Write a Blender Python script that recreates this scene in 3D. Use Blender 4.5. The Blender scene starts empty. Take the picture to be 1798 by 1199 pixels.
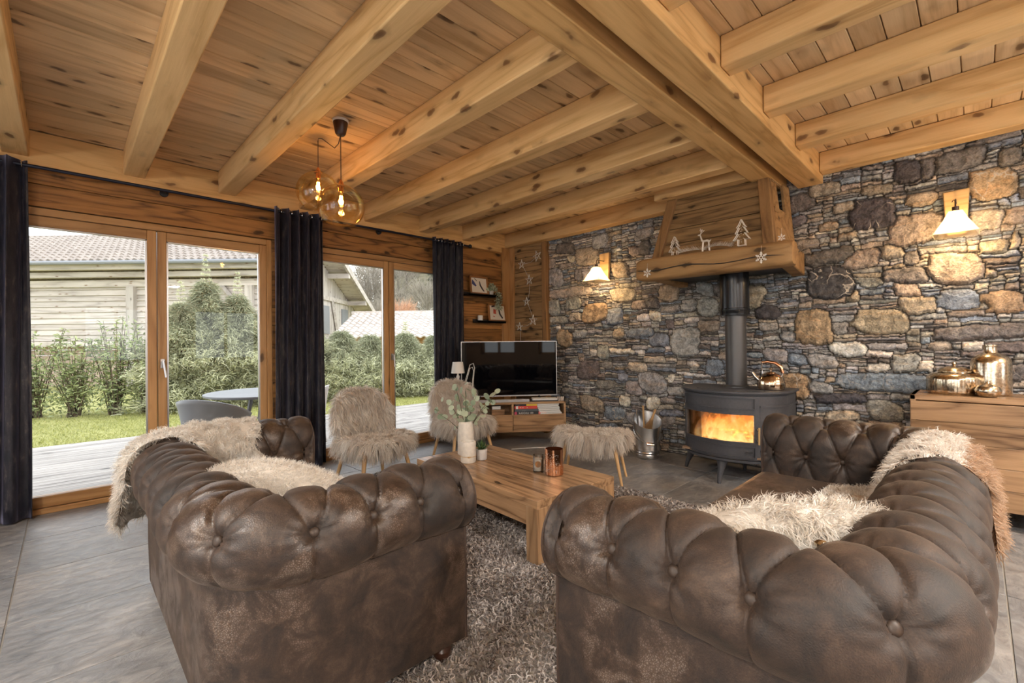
import bpy, bmesh, math, random
import numpy as np
from mathutils import Vector, Matrix
random.seed(7)
rng = np.random.default_rng(7)
S = bpy.context.scene
COL = S.collection
PI = math.pi
R = math.radians

# ------------------------------------------------------------------ object helpers
def tag(o, label=None, cat=None, group=None, kind=None):
    if label: o['label'] = label
    if cat: o['category'] = cat
    if group: o['group'] = group
    if kind: o['kind'] = kind
    return o
def empty(name, loc=(0, 0, 0), rz=0.0, label=None, cat=None, group=None, kind=None):
    o = bpy.data.objects.new(name, None); COL.objects.link(o)
    o.location = loc; o.rotation_euler = (0, 0, rz); o.empty_display_size = .1
    return tag(o, label, cat, group, kind)
def copy_tree(o, parent=None):
    c = o.copy(); COL.objects.link(c)
    if parent: c.parent = parent
    for ch in list(o.children): copy_tree(ch, c)
    return c
def set_attr(me, name, arr, typ='FLOAT', dom='POINT'):
    a = me.attributes.new(name, typ, dom)
    if typ == 'FLOAT': a.data.foreach_set('value', np.asarray(arr, np.float32).ravel())
    else: a.data.foreach_set('color', np.asarray(arr, np.float32).ravel())
def fast_mesh(name, V, F, mat, parent=None, smooth=True, attrs=None, loc=None):
    """V (n,3) array, F (m,k) array of equal-size faces"""
    V = np.asarray(V, np.float32); F = np.asarray(F, np.int32)
    me = bpy.data.meshes.new(name); m, k = F.shape
    me.vertices.add(len(V)); me.vertices.foreach_set('co', V.ravel())
    me.loops.add(m * k); me.loops.foreach_set('vertex_index', F.ravel())
    me.polygons.add(m); me.polygons.foreach_set('loop_start', np.arange(0, m * k, k, dtype=np.int32))
    try: me.polygons.foreach_set('loop_total', np.full(m, k, np.int32))
    except Exception: pass
    me.polygons.foreach_set('use_smooth', np.full(m, smooth))
    me.update(calc_edges=True)
    for an, av in (attrs or {}).items():
        if np.asarray(av).ndim == 2: set_attr(me, an, av, 'FLOAT_COLOR')
        else: set_attr(me, an, av)
    if mat: me.materials.append(mat)
    o = bpy.data.objects.new(name, me); COL.objects.link(o)
    if parent: o.parent = parent
    if loc: o.location = loc
    return o

class MB:
    """mesh builder: collects shapes into ONE mesh object"""
    def __init__(s): s.v = []; s.f = []; s.r = []; s.m = []; s.cur = 0.0; s.mi = 0
    def add(s, vs, fs, M=None):
        n = len(s.v)
        for p in vs:
            p = Vector(p)
            if M is not None: p = M @ p
            s.v.append(tuple(p)); s.r.append(s.cur)
        for f in fs: s.f.append(tuple(n + i for i in f)); s.m.append(s.mi)
        return s
    def box(s, x0, x1, y0, y1, z0, z1, M=None):
        vs = [(x, y, z) for x in (x0, x1) for y in (y0, y1) for z in (z0, z1)]
        fs = [(0, 1, 3, 2), (4, 6, 7, 5), (0, 4, 5, 1), (2, 3, 7, 6), (0, 2, 6, 4), (1, 5, 7, 3)]
        return s.add(vs, fs, M)
    def cbox(s, c, d, M=None):
        return s.box(c[0]-d[0]/2, c[0]+d[0]/2, c[1]-d[1]/2, c[1]+d[1]/2, c[2]-d[2]/2, c[2]+d[2]/2, M)
    def hexa(s, b, t, M=None):  # 4 bottom pts, 4 top pts (ccw)
        vs = list(b) + list(t)
        return s.add(vs, [(3, 2, 1, 0), (4, 5, 6, 7), (0, 1, 5, 4), (1, 2, 6, 5), (2, 3, 7, 6), (3, 0, 4, 7)], M)
    def lathe(s, prof, seg=32, M=None, cap0=True, cap1=True, c=(0, 0, 0)):
        n = len(s.v); vs = []; fs = []
        for (r, z) in prof:
            for i in range(seg):
                a = 2 * PI * i / seg; vs.append((c[0] + r * math.cos(a), c[1] + r * math.sin(a), c[2] + z))
        for j in range(len(prof) - 1):
            for i in range(seg):
                k = (i + 1) % seg
                fs.append((j*seg+i, j*seg+k, (j+1)*seg+k, (j+1)*seg+i))
        if cap0: fs.append(tuple(reversed(range(seg))))
        if cap1: fs.append(tuple((len(prof)-1)*seg + i for i in range(seg)))
        return s.add(vs, fs, M)
    def tube(s, pts, r, seg=8, M=None, closed=False):
        pts = [Vector(p) for p in pts]; rs = r if isinstance(r, (list, tuple)) else [r] * len(pts)
        n = len(pts); vs = []; fs = []; up = Vector((0, 0, 1)); prev = None
        for i, p in enumerate(pts):
            if closed: t = pts[(i+1) % n] - pts[i-1]
            else: t = pts[min(i+1, n-1)] - pts[max(i-1, 0)]
            t.normalize()
            if prev is None:
                a = t.cross(up)
                if a.length < 1e-3: a = t.cross(Vector((1, 0, 0)))
            else: a = prev - t * prev.dot(t)
            a.normalize(); prev = a; b = t.cross(a)
            for k in range(seg):
                q = 2 * PI * k / seg; vs.append(p + (a * math.cos(q) + b * math.sin(q)) * rs[i])
        for i in range(n if closed else n - 1):
            for k in range(seg):
                k2 = (k+1) % seg; i2 = (i+1) % n
                fs.append((i*seg+k, i*seg+k2, i2*seg+k2, i2*seg+k))
        if not closed:
            fs.append(tuple(reversed(range(seg)))); fs.append(tuple((n-1)*seg+k for k in range(seg)))
        return s.add(vs, fs, M)
    def sphere(s, c, r, seg=16, rings=10, M=None):
        rx, ry, rz = r if isinstance(r, (tuple, list)) else (r, r, r)
        vs = [(c[0], c[1], c[2] - rz)]; fs = []
        for j in range(1, rings):
            a = -PI/2 + PI * j / rings
            for i in range(seg):
                b = 2*PI*i/seg
                vs.append((c[0]+rx*math.cos(a)*math.cos(b), c[1]+ry*math.cos(a)*math.sin(b), c[2]+rz*math.sin(a)))
        vs.append((c[0], c[1], c[2] + rz)); L = len(vs) - 1
        for i in range(seg):
            k = (i+1) % seg
            fs.append((0, 1+k, 1+i)); fs.append((L, 1+(rings-2)*seg+i, 1+(rings-2)*seg+k))
            for j in range(rings-2):
                fs.append((1+j*seg+i, 1+j*seg+k, 1+(j+1)*seg+k, 1+(j+1)*seg+i))
        return s.add(vs, fs, M)
    def prism(s, poly, z0, z1, M=None):
        n = len(poly); vs = [(p[0], p[1], z0) for p in poly] + [(p[0], p[1], z1) for p in poly]
        fs = [tuple(reversed(range(n))), tuple(range(n, 2*n))] + [(i, (i+1) % n, n+(i+1) % n, n+i) for i in range(n)]
        return s.add(vs, fs, M)
    def build(s, name, mat, parent=None, smooth=False, bevel=0.0, bseg=2, loc=None, sub=0, auto=35):
        me = bpy.data.meshes.new(name); me.from_pydata([tuple(p) for p in s.v], [], s.f)
        mats = mat if isinstance(mat, (list, tuple)) else [mat]
        for m in mats:
            if m: me.materials.append(m)
        if len(mats) > 1: me.polygons.foreach_set('material_index', s.m)
        set_attr(me, 'rnd', s.r)
        bm = bmesh.new(); bm.from_mesh(me); bmesh.ops.recalc_face_normals(bm, faces=bm.faces); bm.to_mesh(me); bm.free()
        o = bpy.data.objects.new(name, me); COL.objects.link(o)
        if parent: o.parent = parent
        if loc: o.location = loc
        if smooth or bevel:
            me.polygons.foreach_set('use_smooth', [True] * len(me.polygons))
            if auto < 180:
                bm = bmesh.new(); bm.from_mesh(me)
                for e in bm.edges:
                    if len(e.link_faces) == 2 and e.calc_face_angle(0) > R(auto): e.smooth = False
                bm.to_mesh(me); bm.free()
        if bevel:
            md = o.modifiers.new('b', 'BEVEL'); md.width = bevel; md.segments = bseg; md.limit_method = 'ANGLE'; md.angle_limit = R(40)
            md.harden_normals = False
        if sub:
            md = o.modifiers.new('s', 'SUBSURF'); md.levels = sub; md.render_levels = sub
        return o

# ------------------------------------------------------------------ materials
class NT:
    def __init__(s, name):
        s.m = bpy.data.materials.new(name); s.m.use_nodes = True
        s.n = s.m.node_tree.nodes; s.l = s.m.node_tree.links
        s.p = s.n['Principled BSDF']; s.out = s.n['Material Output']
    def add(s, t, **k):
        n = s.n.new(t)
        for a, b in k.items(): setattr(n, a, b)
        return n
    def link(s, a, b): s.l.new(a, b)
    def math(s, op, a, b=None, c=None):
        n = s.add('ShaderNodeMath', operation=op)
        for i, v in enumerate((a, b, c)):
            if v is None: continue
            if isinstance(v, (int, float)): n.inputs[i].default_value = v
            else: s.link(v, n.inputs[i])
        return n.outputs[0]
    def mix(s, f, a, b, mode='MIX'):
        n = s.add('ShaderNodeMix', data_type='RGBA', blend_type=mode)
        for i, v in ((0, f), (6, a), (7, b)):
            if isinstance(v, (int, float)): n.inputs[i].default_value = v
            elif isinstance(v, tuple): n.inputs[i].default_value = (*v[:3], 1)
            else: s.link(v, n.inputs[i])
        return n.outputs[2]
    def noise(s, vec, scale, detail=4, rough=.55, dist=0.0, out='Fac'):
        n = s.add('ShaderNodeTexNoise'); n.inputs['Scale'].default_value = scale; n.inputs['Detail'].default_value = detail
        n.inputs['Roughness'].default_value = rough; n.inputs['Distortion'].default_value = dist
        if vec is not None: s.link(vec, n.inputs['Vector'])
        return n.outputs[out]
    def ramp(s, f, stops):
        n = s.add('ShaderNodeValToRGB'); e = n.color_ramp.elements
        while len(e) < len(stops): e.new(.5)
        for i, (p, c) in enumerate(stops): e[i].position = p; e[i].color = (*c[:3], 1) if isinstance(c, tuple) else (c, c, c, 1)
        s.link(f, n.inputs[0]); return n.outputs[0]
    def coord(s, kind='Object'):
        return s.add('ShaderNodeTexCoord').outputs[kind]
    def mapping(s, vec, scale=(1, 1, 1), loc=None, rot=None):
        n = s.add('ShaderNodeMapping'); s.link(vec, n.inputs[0]); n.inputs['Scale'].default_value = scale
        if rot: n.inputs['Rotation'].default_value = rot
        if loc is not None:
            if isinstance(loc, tuple): n.inputs['Location'].default_value = loc
            else: s.link(loc, n.inputs['Location'])
        return n.outputs[0]
    def bump(s, h, strength=.3, dist=.01, normal=None):
        n = s.add('ShaderNodeBump'); n.inputs['Strength'].default_value = strength; n.inputs['Distance'].default_value = dist
        s.link(h, n.inputs['Height'])
        if normal is not None: s.link(normal, n.inputs['Normal'])
        s.link(n.outputs[0], s.p.inputs['Normal']); return n.outputs[0]
    def base(s, c):
        if isinstance(c, tuple): s.p.inputs['Base Color'].default_value = (*c[:3], 1)
        else: s.link(c, s.p.inputs['Base Color'])
    def set(s, **k):
        nm = dict(rough='Roughness', metal='Metallic', spec='Specular IOR Level', trans='Transmission Weight', ior='IOR', sheen='Sheen Weight',
                  sheenr='Sheen Roughness', coat='Coat Weight', coatr='Coat Roughness', emit='Emission Strength', alpha='Alpha', sss='Subsurface Weight')
        for a, b in k.items():
            if isinstance(b, (int, float)): s.p.inputs[nm[a]].default_value = b
            else: s.link(b, s.p.inputs[nm[a]])
        return s

def plain(name, c, rough=.5, metal=0, noise=0.0, nscale=20, **k):
    t = NT(name); t.set(rough=rough, metal=metal, **k)
    if noise:
        f = t.noise(t.coord(), nscale)
        lo = tuple(x * (1 - noise) for x in c); hi = tuple(min(1, x * (1 + noise)) for x in c)
        t.base(t.ramp(f, [(.3, lo), (.7, hi)]))
    else: t.base(c)
    return t.m

def wood(name, light, dark, axis='x', stretch=10, scale=6, rough=.5, knots=.5, ring=9, contrast=1.0, rndvar=.12, bump=.15, knotcol=None, fine=1.0):
    t = NT(name)
    co = t.coord(); oi = t.add('ShaderNodeObjectInfo').outputs['Random']
    at = t.add('ShaderNodeAttribute', attribute_name='rnd').outputs['Fac']
    off = t.math('ADD', t.math('MULTIPLY', oi, 37.0), t.math('MULTIPLY', at, 91.0))
    cx = t.add('ShaderNodeCombineXYZ'); 
    for i in range(3): t.link(t.math('MULTIPLY', off, 1.0 + i * .37), cx.inputs[i])
    va = t.add('ShaderNodeVectorMath', operation='ADD'); t.link(co, va.inputs[0]); t.link(cx.outputs[0], va.inputs[1])
    sc = {'x': (1/stretch, 1, 1), 'y': (1, 1/stretch, 1), 'z': (1, 1, 1/stretch)}[axis]
    v = t.mapping(va.outputs[0], sc)
    n1 = t.noise(v, scale, 3, .5, .35)
    rings = t.math('ABSOLUTE', t.math('SINE', t.math('MULTIPLY', n1, ring * 2.2)))
    n2 = t.noise(t.mapping(v, {'x': (.35, 1, 1), 'y': (1, .35, 1), 'z': (1, 1, .35)}[axis]), scale * 22 * fine, 3, .65)
    n3 = t.noise(va.outputs[0], 1.3, 2)
    f = t.math('ADD', t.math('MULTIPLY', rings, .34), t.math('MULTIPLY', n2, .40))
    f = t.math('ADD', f, t.math('MULTIPLY', n3, .30))
    lo = .5 - .34 * contrast; 
    c = t.ramp(f, [(.22, dark), (.5, tuple((a*.6+b*.4) for a, b in zip(light, dark))), (.78, light)])
    # knots
    if knots:
        ks = {'x': (3.2, 8, 8), 'y': (8, 3.2, 8), 'z': (8, 8, 3.2)}[axis]
        vo = t.add('ShaderNodeTexVoronoi'); vo.inputs['Scale'].default_value = 1.15
        wob = t.noise(va.outputs[0], 9, 2, out='Color')
        wv = t.add('ShaderNodeVectorMath', operation='MULTIPLY_ADD'); t.link(wob, wv.inputs[0]); wv.inputs[1].default_value = (.05, .05, .05); t.link(va.outputs[0], wv.inputs[2])
        t.link(t.mapping(wv.outputs[0], ks), vo.inputs['Vector'])
        kd = vo.outputs['Distance']
        pk = t.math('GREATER_THAN', t.add('ShaderNodeSeparateColor').outputs[0], 1 - .62 * knots); t.link(vo.outputs['Color'], pk.node.inputs[0].links[0].from_node.inputs[0])
        kr = t.ramp(kd, [(.07, 1.0), (.16, .85), (.20, .30), (.38, 0.0)])
        c = t.mix(t.math('MULTIPLY', t.math('MULTIPLY', kr, pk), .92), c, knotcol or tuple(x * .25 for x in dark))
    hv = t.add('ShaderNodeHueSaturation'); t.link(c, hv.inputs['Color'])
    wn = t.add('ShaderNodeTexWhiteNoise', noise_dimensions='1D'); t.link(off, wn.inputs['W'])
    t.link(t.math('ADD', t.math('MULTIPLY', wn.outputs['Value'], 2 * rndvar), 1 - rndvar), hv.inputs['Value'])
    t.base(hv.outputs[0]); t.set(rough=rough, spec=.35)
    if bump: t.bump(t.math('ADD', n2, rings), bump, .004)
    return t.m

M = {}
M['pine'] = wood('pine', (.76, .51, .245), (.50, .28, .10), 'y', knots=.75, ring=7, rough=.48, knotcol=(.13, .055, .02))
M['pine_x'] = wood('pine_x', (.72, .46, .20), (.46, .25, .085), 'x', knots=.75, ring=8, rough=.48, knotcol=(.13, .055, .02))
M['deckceil'] = wood('deckceil', (.80, .58, .34), (.52, .33, .165), 'x', knots=1.0, ring=6, rough=.5, rndvar=.16, knotcol=(.11, .05, .02))
M['frame'] = wood('frame_wood', (.50, .285, .12), (.30, .145, .05), 'z', knots=.5, ring=8, rough=.4)
M['frame_x'] = wood('frame_wood_x', (.50, .285, .12), (.30, .145, .05), 'x', knots=.5, ring=8, rough=.4)
M['oldwood'] = wood('oldwood', (.36, .17, .052), (.045, .017, .006), 'x', stretch=9, scale=5, knots=.9, ring=13, rough=.55, rndvar=.4, bump=.4)
M['oldwood_z'] = wood('oldwood_z', (.34, .19, .08), (.07, .032, .012), 'z', stretch=12, scale=5, knots=.6, ring=10, rough=.55, bump=.4)
M['oldwood_y'] = wood('oldwood_y', (.38, .235, .105), (.07, .035, .014), 'y', stretch=9, scale=5, knots=.8, ring=12, rough=.6, rndvar=.25, bump=.5)
M['mantel'] = wood('mantel_wood', (.40, .24, .105), (.17, .09, .035), 'y', stretch=10, scale=7, knots=.6, ring=6, rough=.6, bump=.5)
M['table'] = wood('table_wood', (.43, .265, .145), (.09, .045, .022), 'y', stretch=9, scale=6, knots=.35, ring=10, rough=.25, rndvar=.2, bump=.06)
M['table_x'] = wood('table_wood_x', (.42, .26, .14), (.10, .05, .024), 'x', stretch=9, scale=6, knots=.35, ring=10, rough=.3, rndvar=.2, bump=.06)
M['table_z'] = wood('table_wood_z', (.42, .26, .14), (.13, .065, .03), 'z', stretch=9, scale=6, knots=.3, ring=10, rough=.35, bump=.06)
M['beech'] = wood('beech', (.62, .40, .20), (.46, .27, .12), 'z', knots=0, ring=5, rough=.4)
M['greywood'] = wood('greywood', (.56, .505, .46), (.30, .26, .23), 'x', stretch=8, scale=2.2, knots=.7, ring=6, rough=.8, rndvar=.12, bump=.2, knotcol=(.2, .13, .08))
M['deckwood'] = wood('deckwood', (.38, .355, .33), (.12, .108, .10), 'x', stretch=14, scale=5, knots=.3, ring=9, rough=.55, rndvar=.2, bump=.5)
M['frame_pic'] = plain('frame_pic', (.30, .13, .04), .4)
M['black'] = plain('black_matte', (.012, .012, .014), .5)
M['rodm'] = plain('rod_black', (.012, .016, .035), .3, .3)
M['stove'] = plain('cast_iron', (.075, .077, .088), .5, .35, noise=.12, nscale=60)
M['pipe'] = plain('flue_pipe', (.10, .10, .105), .42, .6)
M['pipe_d'] = plain('flue_dark', (.022, .024, .028), .25, .5)
M['steel'] = plain('steel', (.82, .82, .82), .24, 1.0)
M['chrome'] = plain('chrome', (.75, .75, .75), .12, 1.0)
M['alu'] = plain('handle_aluminium', (.55, .55, .56), .3, .9)
M['white'] = plain('white_paint', (.78, .76, .72), .5)
M['paper'] = plain('paper', (.72, .71, .68), .7)
M['ceram'] = plain('ceramic_white', (.66, .62, .56), .45, noise=.1, nscale=40)
M['ceramg'] = plain('ceramic_grey', (.50, .48, .47), .6, noise=.15, nscale=30)
M['copper'] = plain('copper', (.72, .36, .20), .18, 1.0)
M['mercury'] = plain('mercury_glass', (.66, .56, .43), .2, 1.0, noise=.45, nscale=70)
M['wicker'] = plain('bristle', (.50, .33, .15), .8)
M['darkwood'] = plain('dark_foot', (.05, .02, .012), .35)
M['grey_plastic'] = plain('grey_plastic', (.19, .20, .22), .45)
M['leafglass'] = None

def glass(name, col=(1, 1, 1), rough=0.0, fac=.12, ior=1.45, cap=.9):
    t = NT(name); t.n.remove(t.p)
    tr = t.add('ShaderNodeBsdfTransparent'); tr.inputs[0].default_value = (*col, 1)
    gl = t.add('ShaderNodeBsdfGlossy'); gl.inputs['Roughness'].default_value = rough; gl.inputs[0].default_value = (1, 1, 1, 1)
    lw = t.add('ShaderNodeFresnel'); lw.inputs[0].default_value = ior
    f = t.math('ADD', lw.outputs[0], fac - .04); f = t.math('MINIMUM', f, cap)
    mx = t.add('ShaderNodeMixShader'); t.link(f, mx.inputs[0]); t.link(tr.outputs[0], mx.inputs[1]); t.link(gl.outputs[0], mx.inputs[2])
    t.link(mx.outputs[0], t.out.inputs[0]); return t.m
M['pane'] = glass('window_glass', (.985, .99, .985), 0, .02)
M['amber'] = glass('amber_glass', (.95, .82, .56), .02, .06, cap=.30)
def frosted(name, col, tf):
    t = NT(name); t.n.remove(t.p); a = t.add('ShaderNodeBsdfTransparent'); x = t.add('ShaderNodeBsdfTranslucent'); x.inputs[0].default_value = (*col, 1)
    m = t.add('ShaderNodeMixShader'); m.inputs[0].default_value = tf; t.link(a.outputs[0], m.inputs[1]); t.link(x.outputs[0], m.inputs[2])
    g = t.add('ShaderNodeBsdfGlossy'); g.inputs['Roughness'].default_value = .15; m2 = t.add('ShaderNodeMixShader'); m2.inputs[0].default_value = .08
    t.link(m.outputs[0], m2.inputs[1]); t.link(g.outputs[0], m2.inputs[2]); t.link(m2.outputs[0], t.out.inputs[0]); return t.m
M['shade'] = frosted('lamp_glass', (.95, .86, .66), .34)
M['sglass'] = glass('stove_glass', (.97, .93, .88), .03, .05)
M['jar'] = glass('clear_glass', (.95, .95, .93), .02, .12)
def emis(name, c, s):
    t = NT(name); t.base((0, 0, 0)); t.p.inputs['Emission Color'].default_value = (*c, 1); t.set(emit=s); return t.m
M['bulb'] = emis('bulb_glow', (1, .62, .25), 28)
M['bulb_wall'] = emis('wall_bulb_glow', (1, .70, .36), 45)

# stone wall
def stone_mat():
    t = NT('dry_stone'); co = t.coord()
    a = t.add('ShaderNodeAttribute', attribute_name='Col'); col = a.outputs['Color']; al = a.outputs['Alpha']
    n1 = t.noise(co, 16, 6, .7, .4); n2 = t.noise(co, 75, 4, .65); n3 = t.noise(t.mapping(co, (1, 1, 4)), 5, 4, .6, .8)
    f = t.math('ADD', t.math('MULTIPLY', n1, .9), t.math('MULTIPLY', n2, .5))
    k = t.ramp(f, [(.42, .22), (.66, .92), (.9, 2.0)])
    c = t.mix(1.0, col, k, 'MULTIPLY')
    rust = t.ramp(n3, [(.52, 0.0), (.70, .40)])
    c = t.mix(rust, c, t.mix(1.0, c, (1.35, .98, .62), 'MULTIPLY'))
    # quartz veins on the stones that carry them (alpha = strength)
    wv = t.add('ShaderNodeVectorMath', operation='MULTIPLY_ADD'); t.link(t.noise(co, 6, 3, out='Color'), wv.inputs[0]); wv.inputs[1].default_value = (.2, .2, .2); t.link(co, wv.inputs[2])
    vo = t.add('ShaderNodeTexVoronoi', feature='DISTANCE_TO_EDGE'); vo.inputs['Scale'].default_value = 7; t.link(t.mapping(wv.outputs[0], (1, 1, .6), rot=(.6, 0, 0)), vo.inputs['Vector'])
    ve = t.ramp(vo.outputs['Distance'], [(.012, 1.0), (.035, 0.0)])
    ve = t.math('MULTIPLY', ve, t.ramp(t.noise(co, 4, 2), [(.45, 0.0), (.55, 1.0)]))
    c = t.mix(t.math('MULTIPLY', ve, al), c, (.62, .57, .50))
    t.base(c); t.set(rough=.62, spec=.4)
    t.bump(t.math('ADD', t.math('MULTIPLY', n1, 1.0), t.math('MULTIPLY', n2, .35)), 1.0, .03)
    return t.m
M['stone'] = stone_mat()
def tile_mat():
    t = NT('slate_tile'); co = t.coord()
    at = t.add('ShaderNodeAttribute', attribute_name='rnd').outputs['Fac']
    cx = t.add('ShaderNodeCombineXYZ'); t.link(t.math('MULTIPLY', at, 50), cx.inputs[0]); t.link(t.math('MULTIPLY', at, 23), cx.inputs[2])
    va = t.add('ShaderNodeVectorMath', operation='ADD'); t.link(co, va.inputs[0]); t.link(cx.outputs[0], va.inputs[1])
    v = va.outputs[0]
    n1 = t.noise(t.mapping(v, (1, 1.8, 1), rot=(0, 0, .5)), 9, 8, .68, 1.2); n2 = t.noise(v, 2.2, 3, .5); n3 = t.noise(v, 55, 3, .6)
    c = t.ramp(t.math('ADD', t.math('MULTIPLY', n1, .7), t.math('MULTIPLY', n2, .3)), [(.3, (.10, .102, .108)), (.5, (.235, .237, .245)), (.72, (.43, .43, .435))])
    warm = t.ramp(n2, [(.45, 0.0), (.7, .3)])
    c = t.mix(warm, c, t.mix(1.0, c, (1.18, .98, .78), 'MULTIPLY'))
    t.base(c); t.set(rough=t.ramp(n1, [(.3, .30), (.7, .46)]), spec=.6)
    t.bump(t.math('ADD', n1, t.math('MULTIPLY', n3, .12)), .55, .012)
    return t.m
M['tile'] = tile_mat()
M['grout'] = plain('grout', (.30, .28, .25), .8)

def leather(name, c1, c2, c3):
    t = NT(name); co = t.coord()
    n1 = t.noise(co, 8.5, 7, .72, .5); n2 = t.noise(co, 260, 3, .6); n3 = t.noise(co, 2.2, 3, .5)
    vo = t.add('ShaderNodeTexVoronoi', feature='DISTANCE_TO_EDGE'); vo.inputs['Scale'].default_value = 170; t.link(co, vo.inputs['Vector'])
    c = t.ramp(t.math('ADD', t.math('MULTIPLY', n1, .75), t.math('MULTIPLY', n3, .25)), [(.38, c1), (.5, c2), (.62, c3)])
    c = t.mix(1.0, c, t.ramp(n2, [(.3, .72), (.7, 1.25)]), 'MULTIPLY')
    w = t.ramp(n3, [(.44, 0.0), (.58, 1.0)])
    ck = t.math('MULTIPLY', t.math('MULTIPLY', t.ramp(n3, [(.50, 0.0), (.60, 1.0)]), t.ramp(n1, [(.47, 0.0), (.6, 1.0)])), t.ramp(vo.outputs['Distance'], [(.10, 0.0), (.25, .55)]))
    c = t.mix(ck, c, (.24, .20, .175))
    t.base(c)
    t.set(rough=t.ramp(t.math('MULTIPLY', w, n1), [(.2, .66), (.5, .36)]), spec=.6, sheen=.10, sheenr=.4)
    t.p.inputs['Sheen Tint'].default_value = (.8, .6, .45, 1)
    t.bump(t.math('ADD', t.math('MULTIPLY', n2, .5), t.math('MULTIPLY', vo.outputs['Distance'], 1.2)), .35, .002)
    return t.m
M['leather'] = leather('suede_brown', (.009, .005, .0035), (.031, .0165, .010), (.070, .043, .028))
M['leather_seat'] = leather('suede_seat', (.02, .011, .007), (.05, .027, .015), (.08, .046, .027))
M['piping'] = plain('piping', (.045, .026, .018), .6)
M['button'] = plain('sofa_button', (.042, .026, .018), .5, noise=.3, nscale=200)
def fur(name, c, c2, tr=.35, rough=.7):
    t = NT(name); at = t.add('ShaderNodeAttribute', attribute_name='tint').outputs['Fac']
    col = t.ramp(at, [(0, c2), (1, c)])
    t.n.remove(t.p)
    d = t.add('ShaderNodeBsdfDiffuse'); x = t.add('ShaderNodeBsdfTranslucent'); g = t.add('ShaderNodeBsdfGlossy'); g.inputs['Roughness'].default_value = .45
    for n in (d, x, g): t.link(col, n.inputs[0])
    m1 = t.add('ShaderNodeMixShader'); m1.inputs[0].default_value = tr; t.link(d.outputs[0], m1.inputs[1]); t.link(x.outputs[0], m1.inputs[2])
    m2 = t.add('ShaderNodeMixShader'); m2.inputs[0].default_value = .06; t.link(m1.outputs[0], m2.inputs[1]); t.link(g.outputs[0], m2.inputs[2])
    t.link(m2.outputs[0], t.out.inputs[0]); return t.m
M['fur_chair'] = fur('fur_cream', (.98, .95, .90), (.60, .51, .43), .42)
M['fur_white'] = fur('fur_white', (.98, .96, .92), (.66, .58, .49), .38)
M['fur_pied'] = fur('fur_white_tan', (.97, .95, .90), (.50, .31, .18), .3)
M['fur_tan'] = fur('fur_tan', (.52, .34, .18), (.26, .14, .06), .3)
M['rug'] = fur('rug_yarn', (.78, .72, .68), (.13, .10, .09), .15)
M['curtain'] = None
def velvet():
    t = NT('velvet_navy'); co = t.coord(); n = t.noise(t.mapping(co, (1, 1, .25)), 30, 5, .7); n2 = t.noise(co, 240, 2)
    t.base(t.ramp(n, [(.38, (.005, .006, .012)), (.55, (.018, .017, .026)), (.68, (.075, .062, .06))]))
    t.set(rough=.5, sheen=.55, sheenr=.35, spec=.35); t.p.inputs['Sheen Tint'].default_value = (.55, .58, .9, 1)
    t.bump(n2, .4, .003); return t.m
M['curtain'] = velvet()
def screen():
    t = NT('tv_screen'); t.base((.002, .002, .003)); t.set(rough=.03, spec=.3); return t.m
M['screen'] = screen()
M['silver'] = plain('silver_bezel', (.55, .55, .56), .3, .8)
def leaf(name, c, c2, rough=.5, tr=.3):
    t = NT(name); at = t.add('ShaderNodeAttribute', attribute_name='tint').outputs['Fac']
    col = t.ramp(at, [(0, c2), (1, c)]); t.base(col); t.set(rough=rough)
    x = t.add('ShaderNodeBsdfTranslucent'); t.link(col, x.inputs[0]); m = t.add('ShaderNodeMixShader'); m.inputs[0].default_value = tr
    t.link(t.p.outputs[0], m.inputs[1]); t.link(x.outputs[0], m.inputs[2]); t.link(m.outputs[0], t.out.inputs[0]); return t.m
M['laurel'] = leaf('laurel_leaf', (.46, .52, .24), (.08, .11, .045), .3)
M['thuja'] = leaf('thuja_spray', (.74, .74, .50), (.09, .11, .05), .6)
M['eucal'] = leaf('eucalyptus_leaf', (.60, .66, .50), (.22, .30, .20), .5)
M['succ'] = leaf('succulent_leaf', (.10, .20, .06), (.02, .05, .02), .4, .1)
M['grassm'] = leaf('grass_blade', (.50, .50, .17), (.22, .25, .07), .6)
M['conif'] = leaf('conifer', (.16, .15, .10), (.05, .06, .045), .8)
M['twig'] = leaf('bare_twig', (.40, .36, .30), (.20, .175, .14), .8)
M['orangetwig'] = leaf('orange_twig', (.68, .42, .28), (.42, .24, .15), .8)
M['bark'] = plain('bark', (.10, .075, .05), .9, noise=.4)

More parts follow.
